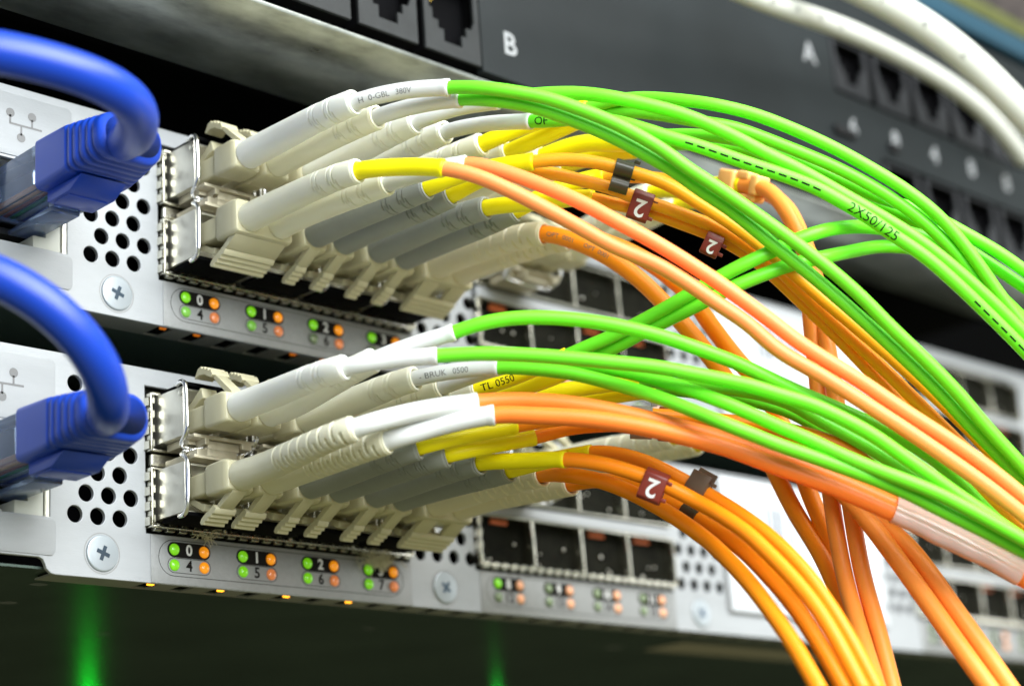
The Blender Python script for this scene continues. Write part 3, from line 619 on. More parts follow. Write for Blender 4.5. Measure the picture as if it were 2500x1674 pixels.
    jk = mb.build('ethernet_jack', m_nickel, root)
    mb = MB(); mb.prism([(-24.4, 3.3), (-24.4, 8.2), (-27.2, 8.2), (-27.2, 5.6), (-29.6, 5.6), (-29.6, 3.3)], 'y', 0.8, 12); mb.box(-36.4, -30.5, 3, 14, 3.3, 4.4)
    mb.build('jack_insert', m_cable_white, jk, bevel=0.1)
    mb = MB(); mb.box(-36, -27.4, 4, 13, 6.0, 7.2); mb.box(-35, -25.2, 5, 13, 8.4, 10); mb.build('jack_tongue', m_blackplastic, jk, bevel=0.1)
    # screws
    for m_ in (0.0, 75.87, 151.74, 216.0):
        c_ = (-14.01 + m_ + (0 if m_ < 140 else 0), -1.87)
        mb = MB(); rr = [(3.05, -0.02), (3.02, -0.2), (2.9, -0.33), (2.7, -0.37), (0.05, -0.42)]
        mb.loft([[(x, y, z) for x, z in circ(c_[0], c_[1], r, 32)] for r, y in rr], True, False)
        sw = mb.build('screw', m_screw, root)
        mb = MB(); a = 0.35 + 0.3 * (m_ > 0)
        for q in (a, a + math.pi / 2):
            X = Matrix.Translation((c_[0], 0, c_[1])) @ Matrix.Rotation(q, 4, 'Y')
            mb.box(-1.25, 1.25, -0.45, -0.43, -0.33, 0.33, X) if q == a else mb.box(-1.25, 1.25, -0.475, -0.455, -0.33, 0.33, X)
        mb.build('cross_recess', mat_recess, sw)
        mb = MB(); ring_outline(mb, circ(c_[0], c_[1], 3.45, 40), 0.2, -0.02 if m_ == 0 else -0.02); mb.build('screw_rim', m_silver2, sw)
    # cages
    for mi_, m_ in enumerate(MODS):
        mb = MB()
        for row, (z0, z1) in enumerate(((3.15, 13.35), (16.2, 26.3))):
            mb.box(-5.2 + m_, -4.85 + m_, -1.5, 1.6, z0, z1)
            mb.box(52.7 + m_, 53.1 + m_, -1.5, 1.6, z0, z1)
            mb.box(-4.85 + m_, 52.7 + m_, -1.5, 1.6, z0, z0 + 0.35); mb.box(-4.85 + m_, 52.7 + m_, -1.5, 1.6, z1 - 0.35, z1)
            for k in range(1, 4): mb.box(-4.44 + 14.25 * k - 0.3 + m_, -4.44 + 14.25 * k + 0.3 + m_, -1.4, 1.58, z0 + 0.36, z1 - 0.36)
        cg = mb.build('port_cage', m_cage, root, bevel=0.08)
        # spring fingers round the edge
        mb = MB()
        for z0, z1 in ((3.15, 13.35), (16.2, 26.3)):
            h = (z1 - z0) / 4
            for k in range(4):
                zz = z0 + h * k + 0.25
                poly = [(-0.2, -5.25), (-1.3, -5.55), (-1.2, -5.35), (1.2, -5.95), (1.3, -5.3)]
                mb.prism([(b + m_, a) for a, b in poly], 'z', zz, zz + h * 0.62)
                mb.box(-4.83 + m_, -4.3 + m_, -1.3, -0.2, zz + 0.5, zz + h * 0.72)
        n = 23
        for k in range(n):
            x = -4.6 + 58 / n * k + m_
            mb.box(x, x + 1.5, -1.35, -0.25, 2.62, 3.1); mb.box(x + 0.5, x + 2.0, -1.3, -0.5, 3.52, 3.9)
            mb.box(x + 0.3, x + 1.9, -0.7, -0.2, 26.35, 26.75)
        mb.build('spring_fingers', m_cage, cg, bevel=0.06, seg=1)
        # shelf between the rows
        mb = MB(); mb.box(-4.8 + m_, 52.6 + m_, -0.9, 1.2, 13.7, 15.85); sh = mb.build('cage_divider', m_silver if m_ else m_cage, cg, bevel=0.3)
        mb = MB(); mb.box(CX0 + m_, CX1 + m_, 1.62, 1.7, 2.0, 28.2); mb.build('port_dark_sheet', m_port, cg)  # flat sheet, the ports' inner shade is put into its colour
        if m_:
            g = MB(); rnd = random.Random(3 + mi_ + unit)
            for row, zb in enumerate((3.6, 16.7)):
                for k in range(4):
                    xx = 2.7 + 14.25 * k + m_
                    if row == 0 and k != 1 or (row and k == 0):
                        mt = MB(); mt.box(xx - 2.4, xx + 2.2, 0.9, 1.4, zb + 8.6, zb + 9.15); mt.build('light_tab', m_tab, cg)
                    for q in range(3):
                        a, b = xx + rnd.uniform(-5, 5), zb + rnd.uniform(1, 6)
                        g.dome((a, 1.4, b), rnd.uniform(0.18, 0.4), 0.3, 8, 3)
            g.build('contact_dot', m_nickel, cg)  # small nickel dots for the contacts, scattered at random
    # printed status fields
    for mi_, m_ in enumerate(MODS):
        ink = MB(); nums = MB(); w = MB()
        ring_outline(ink, rect(-3.15 + m_, 51.2 + m_, -4.55, 1.65, 3.05), 0.1, -0.165)
        for i in range(4):
            x0 = 14.25 * i + m_
            ink.add([(a, -0.17, b) for a, b in rect(x0 - 1.35, x0 + 7.42, -1.3, 1.3, 1.28)], [tuple(range(28))])
            ring_outline(ink, rect(x0 - 1.35, x0 + 7.42, -3.97, -1.36, 1.28), 0.1, -0.168)
            nm = str(i + 8 * mi_); text_on_panel(w, nm, 2.6, x0 + 3.05, -0.02, -0.18, 0.07)
            text_on_panel(nums, str(i + 4 + 8 * mi_), 2.6, x0 + 3.05, -2.68, -0.18, 0.06)
        ink.build('status_print', m_ink, root); nums.build('port_number_black', m_ink, root); w.build('port_number_white', m_whiteink, root)
        for i in range(4):
            for row in (0, 1):
                for side, dx in (('g', 0.0), ('o', 6.07)):
                    mb = MB(); mb.dome((dx + 14.25 * i + m_, -0.175, -2.66 * row), 1.02, 0.62, 20, 6)
                    mb.build('status_led', led_color(unit, mi_, row, i, side), root)
    # blank bay with a paper label
    mb = MB(); mb.box(147.6, 208.3, -1.2, -0.01, -0.9, 29.8); lb = mb.build('blank_label_plate', m_label, root, bevel=0.4)
    mb = MB(); ring_outline(mb, rect(147.0, 208.9, -1.5, 30.4, 1.2), 0.5, -0.03); mb.build('label_gap', m_greyink, lb)
    mb = MB(); rnd = random.Random(5)
    for k in range(9):
        x = 162.5 + k * 2.0 + rnd.uniform(-0.4, 0.4); mb.box(x, x + rnd.uniform(0.4, 1.0), -1.24, -1.21, 15.5, 24)
    for k in range(7):
        x = 168 + k * 3.1; mb.box(x, x + 0.55, -1.24, -1.21, 7.5, 11.5)
        if k % 2: mb.box(x, x + 1.7, -1.245, -1.215, 11.0, 11.5)
        else: mb.box(x, x + 1.7, -1.245, -1.215, 7.5, 8.0)
    mb.box(162, 186, -1.24, -1.21, 3.0, 3.5); mb.box(162, 180, -1.24, -1.21, 1.4, 1.9)
    mb.build('label_print', m_greyclip2, lb)
    return root
mat_recess = mat('screw_recess', (0.10, 0.14, 0.19), 0.3, 0.8)
m_greyclip2 = mat('faded_print', (0.14, 0.16, 0.19), 0.6)
switch_low = make_switch(L0, 0)
switch_up = make_switch(U, 1)
# marks on the lower switch's underside
mb = MB()
for x, y, a, b in ((-17.9, 12.8, 1.6, 1.2), (-13.8, 29.4, 1.7, 1.3), (66.3, 27.8, 1.5, 0.9), (139.6, 27.8, 2.6, 1.4), (20, 52, 1.6, 1.2)):
    mb.add([(x + a * math.cos(t), y + b * math.sin(t), -5.03) for t in [k * math.pi / 10 for k in range(20)]], [tuple(range(20))])
mb.build('underside_rivet', m_graymetal, switch_low)
mb = MB(); mb.box(150, 214, 16, 28, -5.12, -5.01); mb.build('underside_patch', mat('beige_patch', (0.30, 0.27, 0.22), 0.7), switch_low)  # thin lighter beige plate on the underside
for (x, y, zv, r) in ((106.2, 192.1, -14.3, 1.6), (185.8, 113.1, -7.9, 1.1)):
    mb = MB()
    rings = []
    for i in range(1, 8):
        a = math.pi * i / 8
        rings.append([(x + r * math.sin(a) * math.cos(t), y + r * math.sin(a) * math.sin(t), zv + r * math.cos(a)) for t in [2 * math.pi * k / 16 for k in range(16)]])
    mb.loft(rings, True)
    tag(mb.build('indicator_lamp', m_greenlamp if x < 150 else m_greenlamp2), 'green indicator lamp glowing below the lower switch, ' + ('nearest the left edge' if x < 150 else 'further right and fainter'), 'lamp', 'green lamps below the switches')

# ------------------------------------------------------------------ galvanised rail and patch panel
mb = MB(); mb.box(-120, 340, -31, -3.4, 88, 89.0)
tag(mb.build('metal_rail', m_rail, bevel=0.5), 'galvanised metal shelf rail above the upper switch, under the black patch panel', 'rail')
pp = empty('patch_panel', 'black rack patch panel with open ethernet jacks, above the galvanised rail', 'patch panel')
def jack_hole(x, z, w=11.6):
    h = w / 2
    return [(x - 2.3, z), (x + 2.3, z), (x + 2.3, z + 2.4), (x + 3.6, z + 2.4), (x + 3.6, z + 4.4), (x + 5.0, z + 4.4), (x + h, z + 6.2), (x + h, z + 13.4),
            (x - h, z + 13.4), (x - h, z + 6.2), (x - 5.0, z + 6.2), (x - 5.0, z + 4.0), (x - 3.6, z + 4.0), (x - 3.6, z + 2.4), (x - 2.3, z + 2.4)]
JX = [176.0 + 17.3 * k for k in range(5)]
outl = [rect(50.5, 330, 90.6, 152)]
outl.append(rect(168.4, 254, 119.2, 134.5)); outl.append(rect(184.5, 302, 88 + 3.2, 106))
vs, fs = plate(outl, 2.0, 0.1)
mb = MB(); mb.add([(x, y - 31, z) for x, y, z in vs], fs); mb.build('panel_face', m_panel, pp)
mb = MB(); mb.box(-120, 330, -28, 60, 108.5, 109.5); mb.box(-120, 330, 0, 2, 90.4, 108); mb.build('panel_housing', m_black, pp)
mb = MB(); mb.box(-120, 330, -29.0, 10, 152.2, 153.5); mb.build('panel_top_edge', m_panel, pp)
def jack_block(x, z0, hw, top, y=-31.0, m=m_jackgrey):
    hl = jack_hole(x, z0 + 2.6)
    hl = [(a, min(b, top - 0.6)) for a, b in hl]
    vs, fs = plate([rect(x - hw, x + hw, z0, top), hl], 0.7, 0.1)
    mb = MB(); mb.add([(a, b + y, c_) for a, b, c_ in vs], fs)
    o = mb.build('jack', m, pp)
    mb = MB(); mb.box(x - hw + .02, x + hw - .02, y + 4.0, y + 14, z0 + 0.02, top - 0.02)
    for q in ((x - hw + .02, x - hw + 0.6, z0 + .02, top - .02), (x + hw - 0.6, x + hw - .02, z0 + .02, top - .02), (x - hw + .6, x + hw - .6, z0 + .02, z0 + .6), (x - hw + .6, x + hw - .6, top - .6, top - .02)): mb.box(q[0], q[1], y + 0.72, y + 3.98, q[2], q[3])
    mb.build('jack_cavity', m_black, o)  # coloured dead black for the shade inside the jack
    g = MB()
    if m is m_jackgrey:
        for k in range(2): g.box(x - 4.6 + k * 1.1, x - 4.35 + k * 1.1, y + 2.0, y + 2.3, z0 + 11.6 - 0.3 * k, z0 + 12.5 - 0.3 * k)
        g.build('contacts', m_gold, o)
    return o
for k in range(6): jack_block(43.0 - 16.1 * k, 91.3, 7.1, 107.8)
for k in range(5): jack_block(JX[k] + 1.0, 120.4, 7.3, 134.0, -30.6, m_jackdark)
for k in range(6): jack_block(193.5 + 17.3 * k, 91.6, 7.3, 105.4, -30.6, m_jackdark)
for x, z, t, h_, bo in ((58.2, 98.2, 'B', 6.6, 0.12), (159.5, 126.2, 'A', 7.2, 0.16), (174.1, 111.1, '6', 6.2, .16), (191.8, 112.2, '8', 6.2, .16), (208.9, 112.7, '4', 6.2, .16), (226.1, 113.1, '8', 6.2, .16), (243, 113, '8', 6.2, .16)):
    mb = MB(); text_on_panel(mb, t, h_, x, z, -31.05, bo); mb.build('panel_letter', m_letter, pp)

mb = MB(); mb.box(165.5, 173.5, -32.2, -31.02, 107.6, 109.6); mb.box(188, 191.5, -32.2, -31.02, 108.5, 110.5); mb.build('panel_latch', m_blackplastic, pp, bevel=0.2)
# device higher up with a teal edge
tb = empty('rack_device', 'dark rack device with a teal front trim in the top right corner', 'rack device')
mb = MB(); mb.box(120, 400, -24, 120, 162.5, 210); mb.build('device_body', m_blackplastic, tb)
mb = MB(); mb.box(120, 400, -31, -24.02, 155.5, 162); mb.build('teal_trim', m_teal, tb, bevel=1.0)
mb = MB(); mb.box(120, 400, -30, -24.02, 163, 168); mb.build('olive_strip', m_olive, tb, bevel=0.4)
mb = MB(); mb.box(120, 400, -27.5, -24.03, 169, 190); mb.build('mesh_front', mat('dark_mesh', (0.04, 0.03, 0.028), 0.6, vary=0.7, vscale=90), tb)

# ------------------------------------------------------------------ optical transceivers
def col_x(col): return 2.68 + 14.25 * col + (4.62 if col >= 4 else 0)
def make_transceiver():
    root = empty('optical_transceiver', '', 'transceiver')
    mb = MB(); h = 4.25
    # shell with an open mouth: side walls, top, floor
    mb.box(-6.65, -6.3, -9.0, 1.5, -h, h); mb.box(6.3, 6.65, -9.0, 1.5, -h, h); mb.box(-6.28, 6.28, -8.2, 1.5, h - 0.4, h - 0.02); mb.box(-6.28, 6.28, -8.6, 1.5, -h + 0.02, -h + 0.5)
    mb.box(-6.2, 6.2, -2.2, 1.5, -h + 0.55, h - 0.45)
    sh = mb.build('shell', m_nickel, root, bevel=0.12)
    mb = MB(); mb.box(-6.2, 6.3, -9.4, -1.9, h + 0.06, h + 0.75); mb.build('black_cover', m_black, sh, bevel=0.15)
    mb = MB(); mb.dome((0, 0, 0), 0.62, 0.25, 16, 4, Matrix.Translation((-6.66, -8.2, 3.2)) @ Matrix.Rotation(math.radians(-90), 4, 'Z')); mb.build('pivot', m_nickel, sh)
    # casting under the mouth
    mb = MB(); mb.prism([(-6.2, -4.4), (-6.2, -5.0), (-4.0, -5.0), (-4.0, -6.0), (-3.1, -6.0), (-3.1, -5.0), (3.6, -5.0), (3.6, -6.0), (5.6, -6.0), (5.6, -5.0), (6.2, -5.0), (6.2, -4.4)], 'y', -11.3, -8.7)
    mb.box(-5.4, 5.8, -8.6, -2.4, -5.6, -4.35); mb.box(-3.0, 3.5, -10.6, -8.8, -6.5, -5.1)
    mb.build('release_tray', m_tray, root, bevel=0.1)
    mb = MB()
    for sx in (-1, 1):
        p, _ = spline([(sx * 6.5, -7.2, 4.75), (sx * 6.95, -8.6, 5.0), (sx * 7.05, -10.1, 4.6), (sx * 7.1, -10.5, 3.2), (sx * 7.1, -10.6, 0), (sx * 7.1, -10.7, -3.4), (sx * 7.0, -10.2, -4.6), (sx * 6.8, -8.6, -5.3), (sx * 6.2, -7.7, -5.9), (sx * 5.0, -8.3, -6.3)], 0.3)
        sweep(mb, p, 0.42, 10)
    p, _ = spline([(-5.0, -8.3, -6.3), (-3, -9.2, -6.9), (0, -9.6, -7.1), (3, -9.2, -6.9), (5.0, -8.3, -6.3)], 0.4); sweep(mb, p, 0.4, 10)
    mb.build('bail_wire', m_wire, root)
    return root
tr0 = make_transceiver(); first = True
ORD = ['first', 'second', 'third', 'fourth']
for unit, org in ((1, U), (0, L0)):
    for row, zc in ((1, 21.55), (0, 8.65)):
        for col in (0, 1, 2, 3, 5):
            if col == 5 and row == 0: continue
            o = tr0 if first else copy_tree(tr0)
            first = False
            o.location = (org + Vector((col_x(col), 0, zc))) * S
            if row == 0: o.rotation_euler = (0, math.pi, 0)
            sw = 'upper' if unit else 'lower'
            if col == 5: lb = 'blurred metal transceiver in the right-hand port block of the ' + sw + ' switch'
            else: lb = '%s metal transceiver from the left in the %s port row of the %s switch' % (ORD[col], 'top' if row else 'bottom', sw)
            tag(o, lb, 'transceiver', 'transceivers plugged into the switches')

# ------------------------------------------------------------------ fibre patch cords
def boot_grooves(style, Lb):
    g = []   # (distance from the tip, width, angle centre, half angle, depth)
    if style == 'A':
        for a in (3.9, 7.7):
            for side in (0.0, math.pi):
                g.append((a, 0.17, 1.2 + side, 1.2, 0.5)); g.append((a + 1.1, 0.17, 1.2 + side, 1.2, 0.5))
                g.append((a + 0.55, 0.15, 2.75 + side, 0.6, 0.45)); g.append((a - 0.6, 0.15, 2.75 + side, 0.6, 0.45))
    if style == 'B':
        for k in range(14):
            for side in (0.0, math.pi): g.append((1.5 + 1.25 * k, 0.3, (1.2 if k % 2 else 2.7) + side, 1.3 if k % 2 else 0.7, 0.6))
    if style == 'C':
        for k in range(9):
            for side in (0.0, math.pi): g.append((1.9 + 1.8 * k, 0.3, (1.3 if k % 2 else 2.7) + side, 1.25 if k % 2 else 0.6, 0.3))
    return g
def build_cord(key, root, org, row, col, s, bm_, sm_, jm_, style='A', r0=2.5, r1=2.08, rs=1.2, rj=0.92, trig=3.8, body='single', shine=False):
    d = D[key]
    pts = [d['a'], d['b'], d['t']] + d['s'] + d['j']
    path, marks = spline(pts, 0.5)
    i_t = marks[2]; i_s = marks[2 + len(d['s'])]
    x, y, z = d['a']; fl = 1 if row else -1
    X = Matrix.Translation((x, y, z)) @ Matrix.Scale(fl, 4, (0, 0, 1))
    # connector: ferrule block, housing, latch
    if body == 'single':
        mb = MB()
        mb.loft([[(a, yy, b) for a, b in rect(-w_, w_, zb, zt, 0.5)] for yy, w_, zb, zt in ((12.5, 2.15, -2.0, 1.9), (5.7, 2.15, -2.0, 1.9))], X=X)
        mb.loft([[(a, yy, b) for a, b in rect(-w_, w_, zb, zt, 0.55)] for yy, w_, zb, zt in ((5.8, 2.6, -2.35, 2.35), (5.2, 2.82, -2.65, 2.6), (0.9, 2.9, -2.75, 2.65), (0.1, 2.72, -2.6, 2.5), (-0.3, 2.45, -2.4, 2.3))], X=X)
        cn = mb.build('connector', m_beige, root, bevel=0.14)
    else:
        cn = next((c_ for c_ in root.children if c_.name.startswith('connector')), None)
    if body == 'single' or s == 0:
        w2 = trig / 2; xo = 0 if body == 'single' else 3.12
        if body != 'single':
            mb = MB(); mb.loft([[(a + 3.12, yy, b) for a, b in rect(-w_, w_, zb, zt, 0.7)] for yy, w_, zb, zt in ((6.0, 5.5, -2.6, 2.6), (5.0, 5.95, -3.1, 2.9), (0.6, 6.1, -3.2, 3.0), (-0.4, 5.9, -3.0, 2.8))], X=X)
            for q in (0, 6.24): mb.loft([[(a + q, yy, b) for a, b in rect(-2.15, 2.15, -2.0, 1.9, 0.4)] for yy in (12.5, 5.9)], X=X)
            cn = mb.build('connector', m_beige, root, bevel=0.16)
        hgt = 1.0 if row else 0.82
        # push lever with ridges
        if row: prof = [(-0.3, 2.0), (0.1, 2.9), (4.3, 6.6), (4.9, 7.7), (5.5, 7.5), (5.7, 8.15), (6.4, 7.9), (6.6, 8.5), (7.3, 8.25), (7.5, 8.75), (8.4, 8.5), (9.4, 7.0), (9.0, 6.9), (8.2, 7.3), (6.6, 7.1), (5.0, 6.2), (0.9, 2.1)]
        else: prof = [(-0.3, 1.8), (0.1, 2.7), (3.7, 4.75), (4.3, 5.55), (4.9, 5.4), (5.2, 6.0), (5.9, 5.85), (6.2, 6.45), (6.9, 6.3), (7.2, 6.85), (8.0, 6.7), (8.2, 6.3), (7.8, 5.7),
                      (6.8, 5.1), (5.6, 4.6), (4.4, 4.0), (0.9, 1.8)]
        mb = MB()
        narrow = w2 * (0.66 if w2 > 1.6 and w2 < 4 else 1.0)
        arm = prof[:3] + prof[-2:]; pad = prof[2:-1]
        if body == 'yoke':
            for a, b in ((xo - w2, xo - 1.7), (xo + 1.7, xo + w2)): mb.prism(arm, 'x', a, b, X=X)
        else: mb.prism(arm, 'x', xo - narrow, xo + narrow, X=X)
        mb.prism(pad, 'x', xo - w2, xo + w2, X=X)
        mb.build('push_lever', m_beige, cn, bevel=0.07, seg=1)
    mb = MB()
    lat = [(12.8, 1.9), (8.1, 5.2 * (1 if row else 0.85)), (7.7, 5.0 * (1 if row else .85)), (7.4, 3.3), (8.4, 3.1), (10.5, 1.9)]
    mb.prism(lat, 'x', -1.55, 1.55, X=X); mb.build('latch', m_beige, cn, bevel=0.12, seg=1)
    # boot
    bp, Lb = resample(path[:i_t + 1], 0.085)
    g = boot_grooves(style, Lb)
    def rad(i, s_, a):
        t = s_ / Lb; r = r0 + (r1 - r0) * min(1, t * 1.05) ** 1.1
        if s_ < 0.5: r -= (0.5 - s_) * 0.5
        if Lb - s_ < 0.3: r -= 0.12
        dd = Lb - s_
        for pos, w, ac, ha, dp in g:
            if abs(dd - pos) < w:
                da = abs((a - ac + math.pi) % (2 * math.pi) - math.pi)
                if da < ha:
                    k = 1 - (abs(dd - pos) / w) ** 4
                    return r - dp * k
                return r
            elif abs(dd - pos) < w + 0.1:
                da = abs((a - ac + math.pi) % (2 * math.pi) - math.pi)
                if da < ha: return r + 0.04
        return r
    mb = MB(); fr = frames(bp); sweep(mb, bp, rad, 56, False, fr)
    t_, u_, v_ = fr[-1]; e = bp[-1]
    lip = [(r1 - 0.12, 0.0), (r1 - 0.3, 0.12), (r1 - 0.5, 0.05), (r1 - 0.58, -0.3), (rs + 0.05, -2.2)]
    mb.loft([[e + t_ * o_ + (u_ * math.cos(a) + v_ * math.sin(a)) * r for a in [2 * math.pi * k / 40 for k in range(40)]] for r, o_ in lip], True, False)
    mb.build('boot', bm_, root)
    # sleeve
    if i_s > i_t:
        sp_, _ = resample([bp[-1] - t_ * 3] + path[i_t + 1:i_s + 1], 0.4)
        mb = MB(); sweep(mb, sp_, lambda i, s_, a: rs * (1.06 if i > len(sp_) - 4 else 1.0), 24); mb.build('sleeve', sm_, root)
        jp = [sp_[-1] - (sp_[-1] - sp_[-4]).normalized() * 1.5] + path[i_s + 1:]
    else:
        jp = [bp[-1] - t_ * 3] + path[i_t + 1:]
    jp, _ = resample(jp, 0.9)
    mb = MB(); sweep(mb, jp, rj, 18); j = mb.build('jacket', jm_, root)
    return path, i_t, i_s, jp, j
CORDS = [
 ('G1', 'G2', 1, 0, 1, m_whiteboot, m_whitesl, m_green, 'green cord with white boots and sleeves, top left port of the upper switch', dict(r0=2.55, r1=2.15, rs=1.36, rj=1.08)),
 ('G3', 'G4', 1, 1, 1, m_whiteboot, m_whitesl, m_green, 'green cord printed 2X50/125, second in the upper switch\'s top row', dict(rs=1.3, rj=1.12)),
 ('G5', 'G6', 1, 2, 1, m_creamboot, m_yellow, m_green, 'green cord with yellow sleeves arching highest, third in the upper switch\'s top row', dict(rs=1.45, rj=1.05)),
 ('G7', 'G8', 1, 3, 1, m_creamboot, m_yellow, m_green, 'green cord with long yellow sleeves, fourth in the upper switch\'s top row', dict(rs=1.55, rj=1.05)),
 ('O1', 'O2', 1, 0, 0, m_creamboot, m_yellow, m_salmon, 'salmon cord with a wide ridged push lever, bottom left port of the upper switch', dict(r0=2.5, r1=2.05, rs=1.42, rj=1.2, body='yoked', trig=10.6)),
 ('O3', 'O4', 1, 1, 0, m_greyboot, m_yellow, m_amber, 'orange cord with grey boots and black clip, second in the upper switch\'s bottom row', dict(rs=1.4, rj=1.08)),
 ('O5', 'O6', 1, 2, 0, m_greyboot, m_yellow, m_amber, 'orange cord with grey boots, third in the upper switch\'s bottom row', dict(rs=1.4, rj=1.05)),
 ('O7', 'O8', 1, 3, 0, m_ribc, m_yellow, m_orange, 'thick orange cord with ribbed cream boots, fourth in the upper switch\'s bottom row', dict(style='C', rj=1.5, r0=2.5, r1=2.15, body='yoke', trig=10.4)),
 ('LG1', 'LG0', 0, 0, 1, m_whiteboot, m_whitesl, m_green, 'green cord with white sleeves, top left port of the lower switch', dict(r0=2.5, r1=2.05, rs=1.32, rj=1.12)),
 ('LG2', 'LG3', 0, 1, 1, m_creamboot, m_whitesl, m_green, 'green cord with printed white sleeve, second in the lower switch\'s top row', dict(rs=1.3, rj=1.1)),
 ('LG4', 'LG5', 0, 2, 1, m_creamboot, m_yellow, m_green, 'green cord rising across the orange cords, third in the lower switch\'s top row', dict(rs=1.3, rj=1.12)),
 ('LG6', 'LG7', 0, 3, 1, m_creamboot, m_yellow, m_green, 'green cord with yellow sleeves, fourth in the lower switch\'s top row', dict(rs=1.4, rj=1.08)),
 ('LO1', 'LO2', 0, 0, 0, m_ribboot, m_whitesl, m_deep, 'deep salmon cord with densely ribbed boots, joined by a clear tube', dict(style='B', r0=2.5, r1=2.1, rs=1.55, rj=1.4, trig=4.2)),
 ('LO3', 'LO4', 0, 1, 0, m_greyboot, m_yellow, m_amber, 'orange cord with grey boots, second in the lower switch\'s bottom row', dict(rs=1.25, rj=1.15)),
 ('LO5', 'LO6', 0, 2, 0, m_greyboot, m_yellow, m_amber, 'amber cord with red 2 clip, third in the lower switch\'s bottom row', dict(rs=1.3, rj=1.22)),
 ('LO7', 'LO8', 0, 3, 0, m_ribc, m_yellow, m_orange, 'orange cord from ribbed cream boots of the lower switch, curving down to the bottom edge', dict(style='C', rj=1.3, r0=2.5, r1=2.1, body='yoke', trig=10.4)),
 ('Y1', 'Y2', 1, 5, 1, m_creamboot, m_yellow, m_deep2, 'thick orange cord through the peach clip, hanging straight down', dict(rj=1.42, rs=1.4, style='C')),
 ('Y3', 'Y4', 0, 5, 1, m_creamboot, m_yellow, m_deep2, 'thick orange cord emerging under the clear tube towards the bottom right', dict(rj=1.55, rs=1.4, style='C')),
]

REC = {}
for a, b, unit, col, row, bm_, sm_, jm_, lab, kw in CORDS:
    root = empty('fibre_patch_cord', lab, 'fibre cord', 'fibre cords plugged into the switches')
    kw = dict(kw); kw.setdefault('trig', 2.3 if bm_ is m_greyboot else 3.6)
    if bm_ is m_greyboot: kw.update(r0=2.42, r1=2.05)
    for s_i, key in enumerate((a, b)):
        b2, s2, j2 = bm_, sm_, jm_
        if key in ('G2',): b2 = m_creamboot
        if key == 'O2': s2 = m_whitesl
        if key in ('O3', 'O4', 'O5', 'O6'): j2 = m_amberup
        REC[key] = build_cord(key, root, U if unit else L0, row, col, s_i, b2, s2, j2, **kw) + (root,)

# printing on cords
def arc(path, i): return sum((path[k + 1] - path[k]).length for k in range(i))
def nearest(P, q):
    q = Vector(q); return min(range(len(P)), key=lambda i: (P[i] - q).length)
def print_on(key, part, anchor, txt, size, r, mat_, flip=False, bold=0.0, off=0.0):
    path, i_t, i_s, jp, j, root = REC[key]
    P = jp if part == 'jacket' else path[i_t:i_s + 1]
    k = nearest(P, anchor); s0 = arc(P, k) + off
    mb = MB(); wrap_text(mb, P, r, s0, txt, size, CP, flip, bold=bold)
    o = mb.build('cord_print', mat_, j if part == 'jacket' else root)
print_on('G4', 'jacket', D['G4']['j'][10], '2X50/125', 2.35, 1.12, m_ink, bold=0.0, off=1.5)
print_on('G4', 'jacket', D['G4']['j'][4], 12, 3.0, 1.12, m_ink, bold=0.01, off=2.5)
print_on('G4', 'jacket', D['G4']['j'][14], 9, 3.0, 1.12, m_ink, bold=0.01, off=4.0)
print_on('G4', 'jacket', D['G4']['s'][-1], 'OF', 1.9, 1.12, m_ink, off=0.9)
print_on('G1', 'sleeve', D['G1']['t'], 'H  0-GBL   380V', 1.3, 1.36, m_greyink, off=1.2)
print_on('LG2', 'sleeve', D['LG2']['t'], '- BRUK   0500', 1.3, 1.3, m_greyink, off=1.0)
print_on('LG4', 'sleeve', D['LG4']['t'], 'TL 0550', 1.7, 1.3, m_ink, off=1.0)
print_on('O7', 'jacket', D['O7']['t'], 'OPT  0001      OPT  0001', 1.1, 1.5, m_greyink, off=1.5)

# clear tube over the joined salmon strands
root = REC['LO1'][5]
pa = REC['LO1'][3]; pb = REC['LO2'][3]
ia = nearest(pa, D['LO1']['j'][10]); ib = nearest(pb, D['LO2']['j'][8])
A, _ = resample(pa[ia:], 1.0); B, _ = resample(pb[ib:], 1.0)
n = min(len(A), len(B)); mid = [(A[k] + B[k]) / 2 for k in range(n)]
fr = []
for k in range(n):
    t = (mid[min(n - 1, k + 1)] - mid[max(0, k - 1)]).normalized(); u = (A[k] - B[k]); u = (u - t * u.dot(t)).normalized(); fr.append((t, u, t.cross(u)))
mb = MB(); rings = []
for k in range(n):
    t, u, v = fr[k]; rings.append([mid[k] + u * (2.85 + 0.1 * math.sin(k * 1.1)) * math.cos(a) + v * 1.8 * math.sin(a) for a in [2 * math.pi * q / 28 for q in range(28)]])
mb.loft(rings, True, False); mb.build('shrink_tube', m_tube, root)

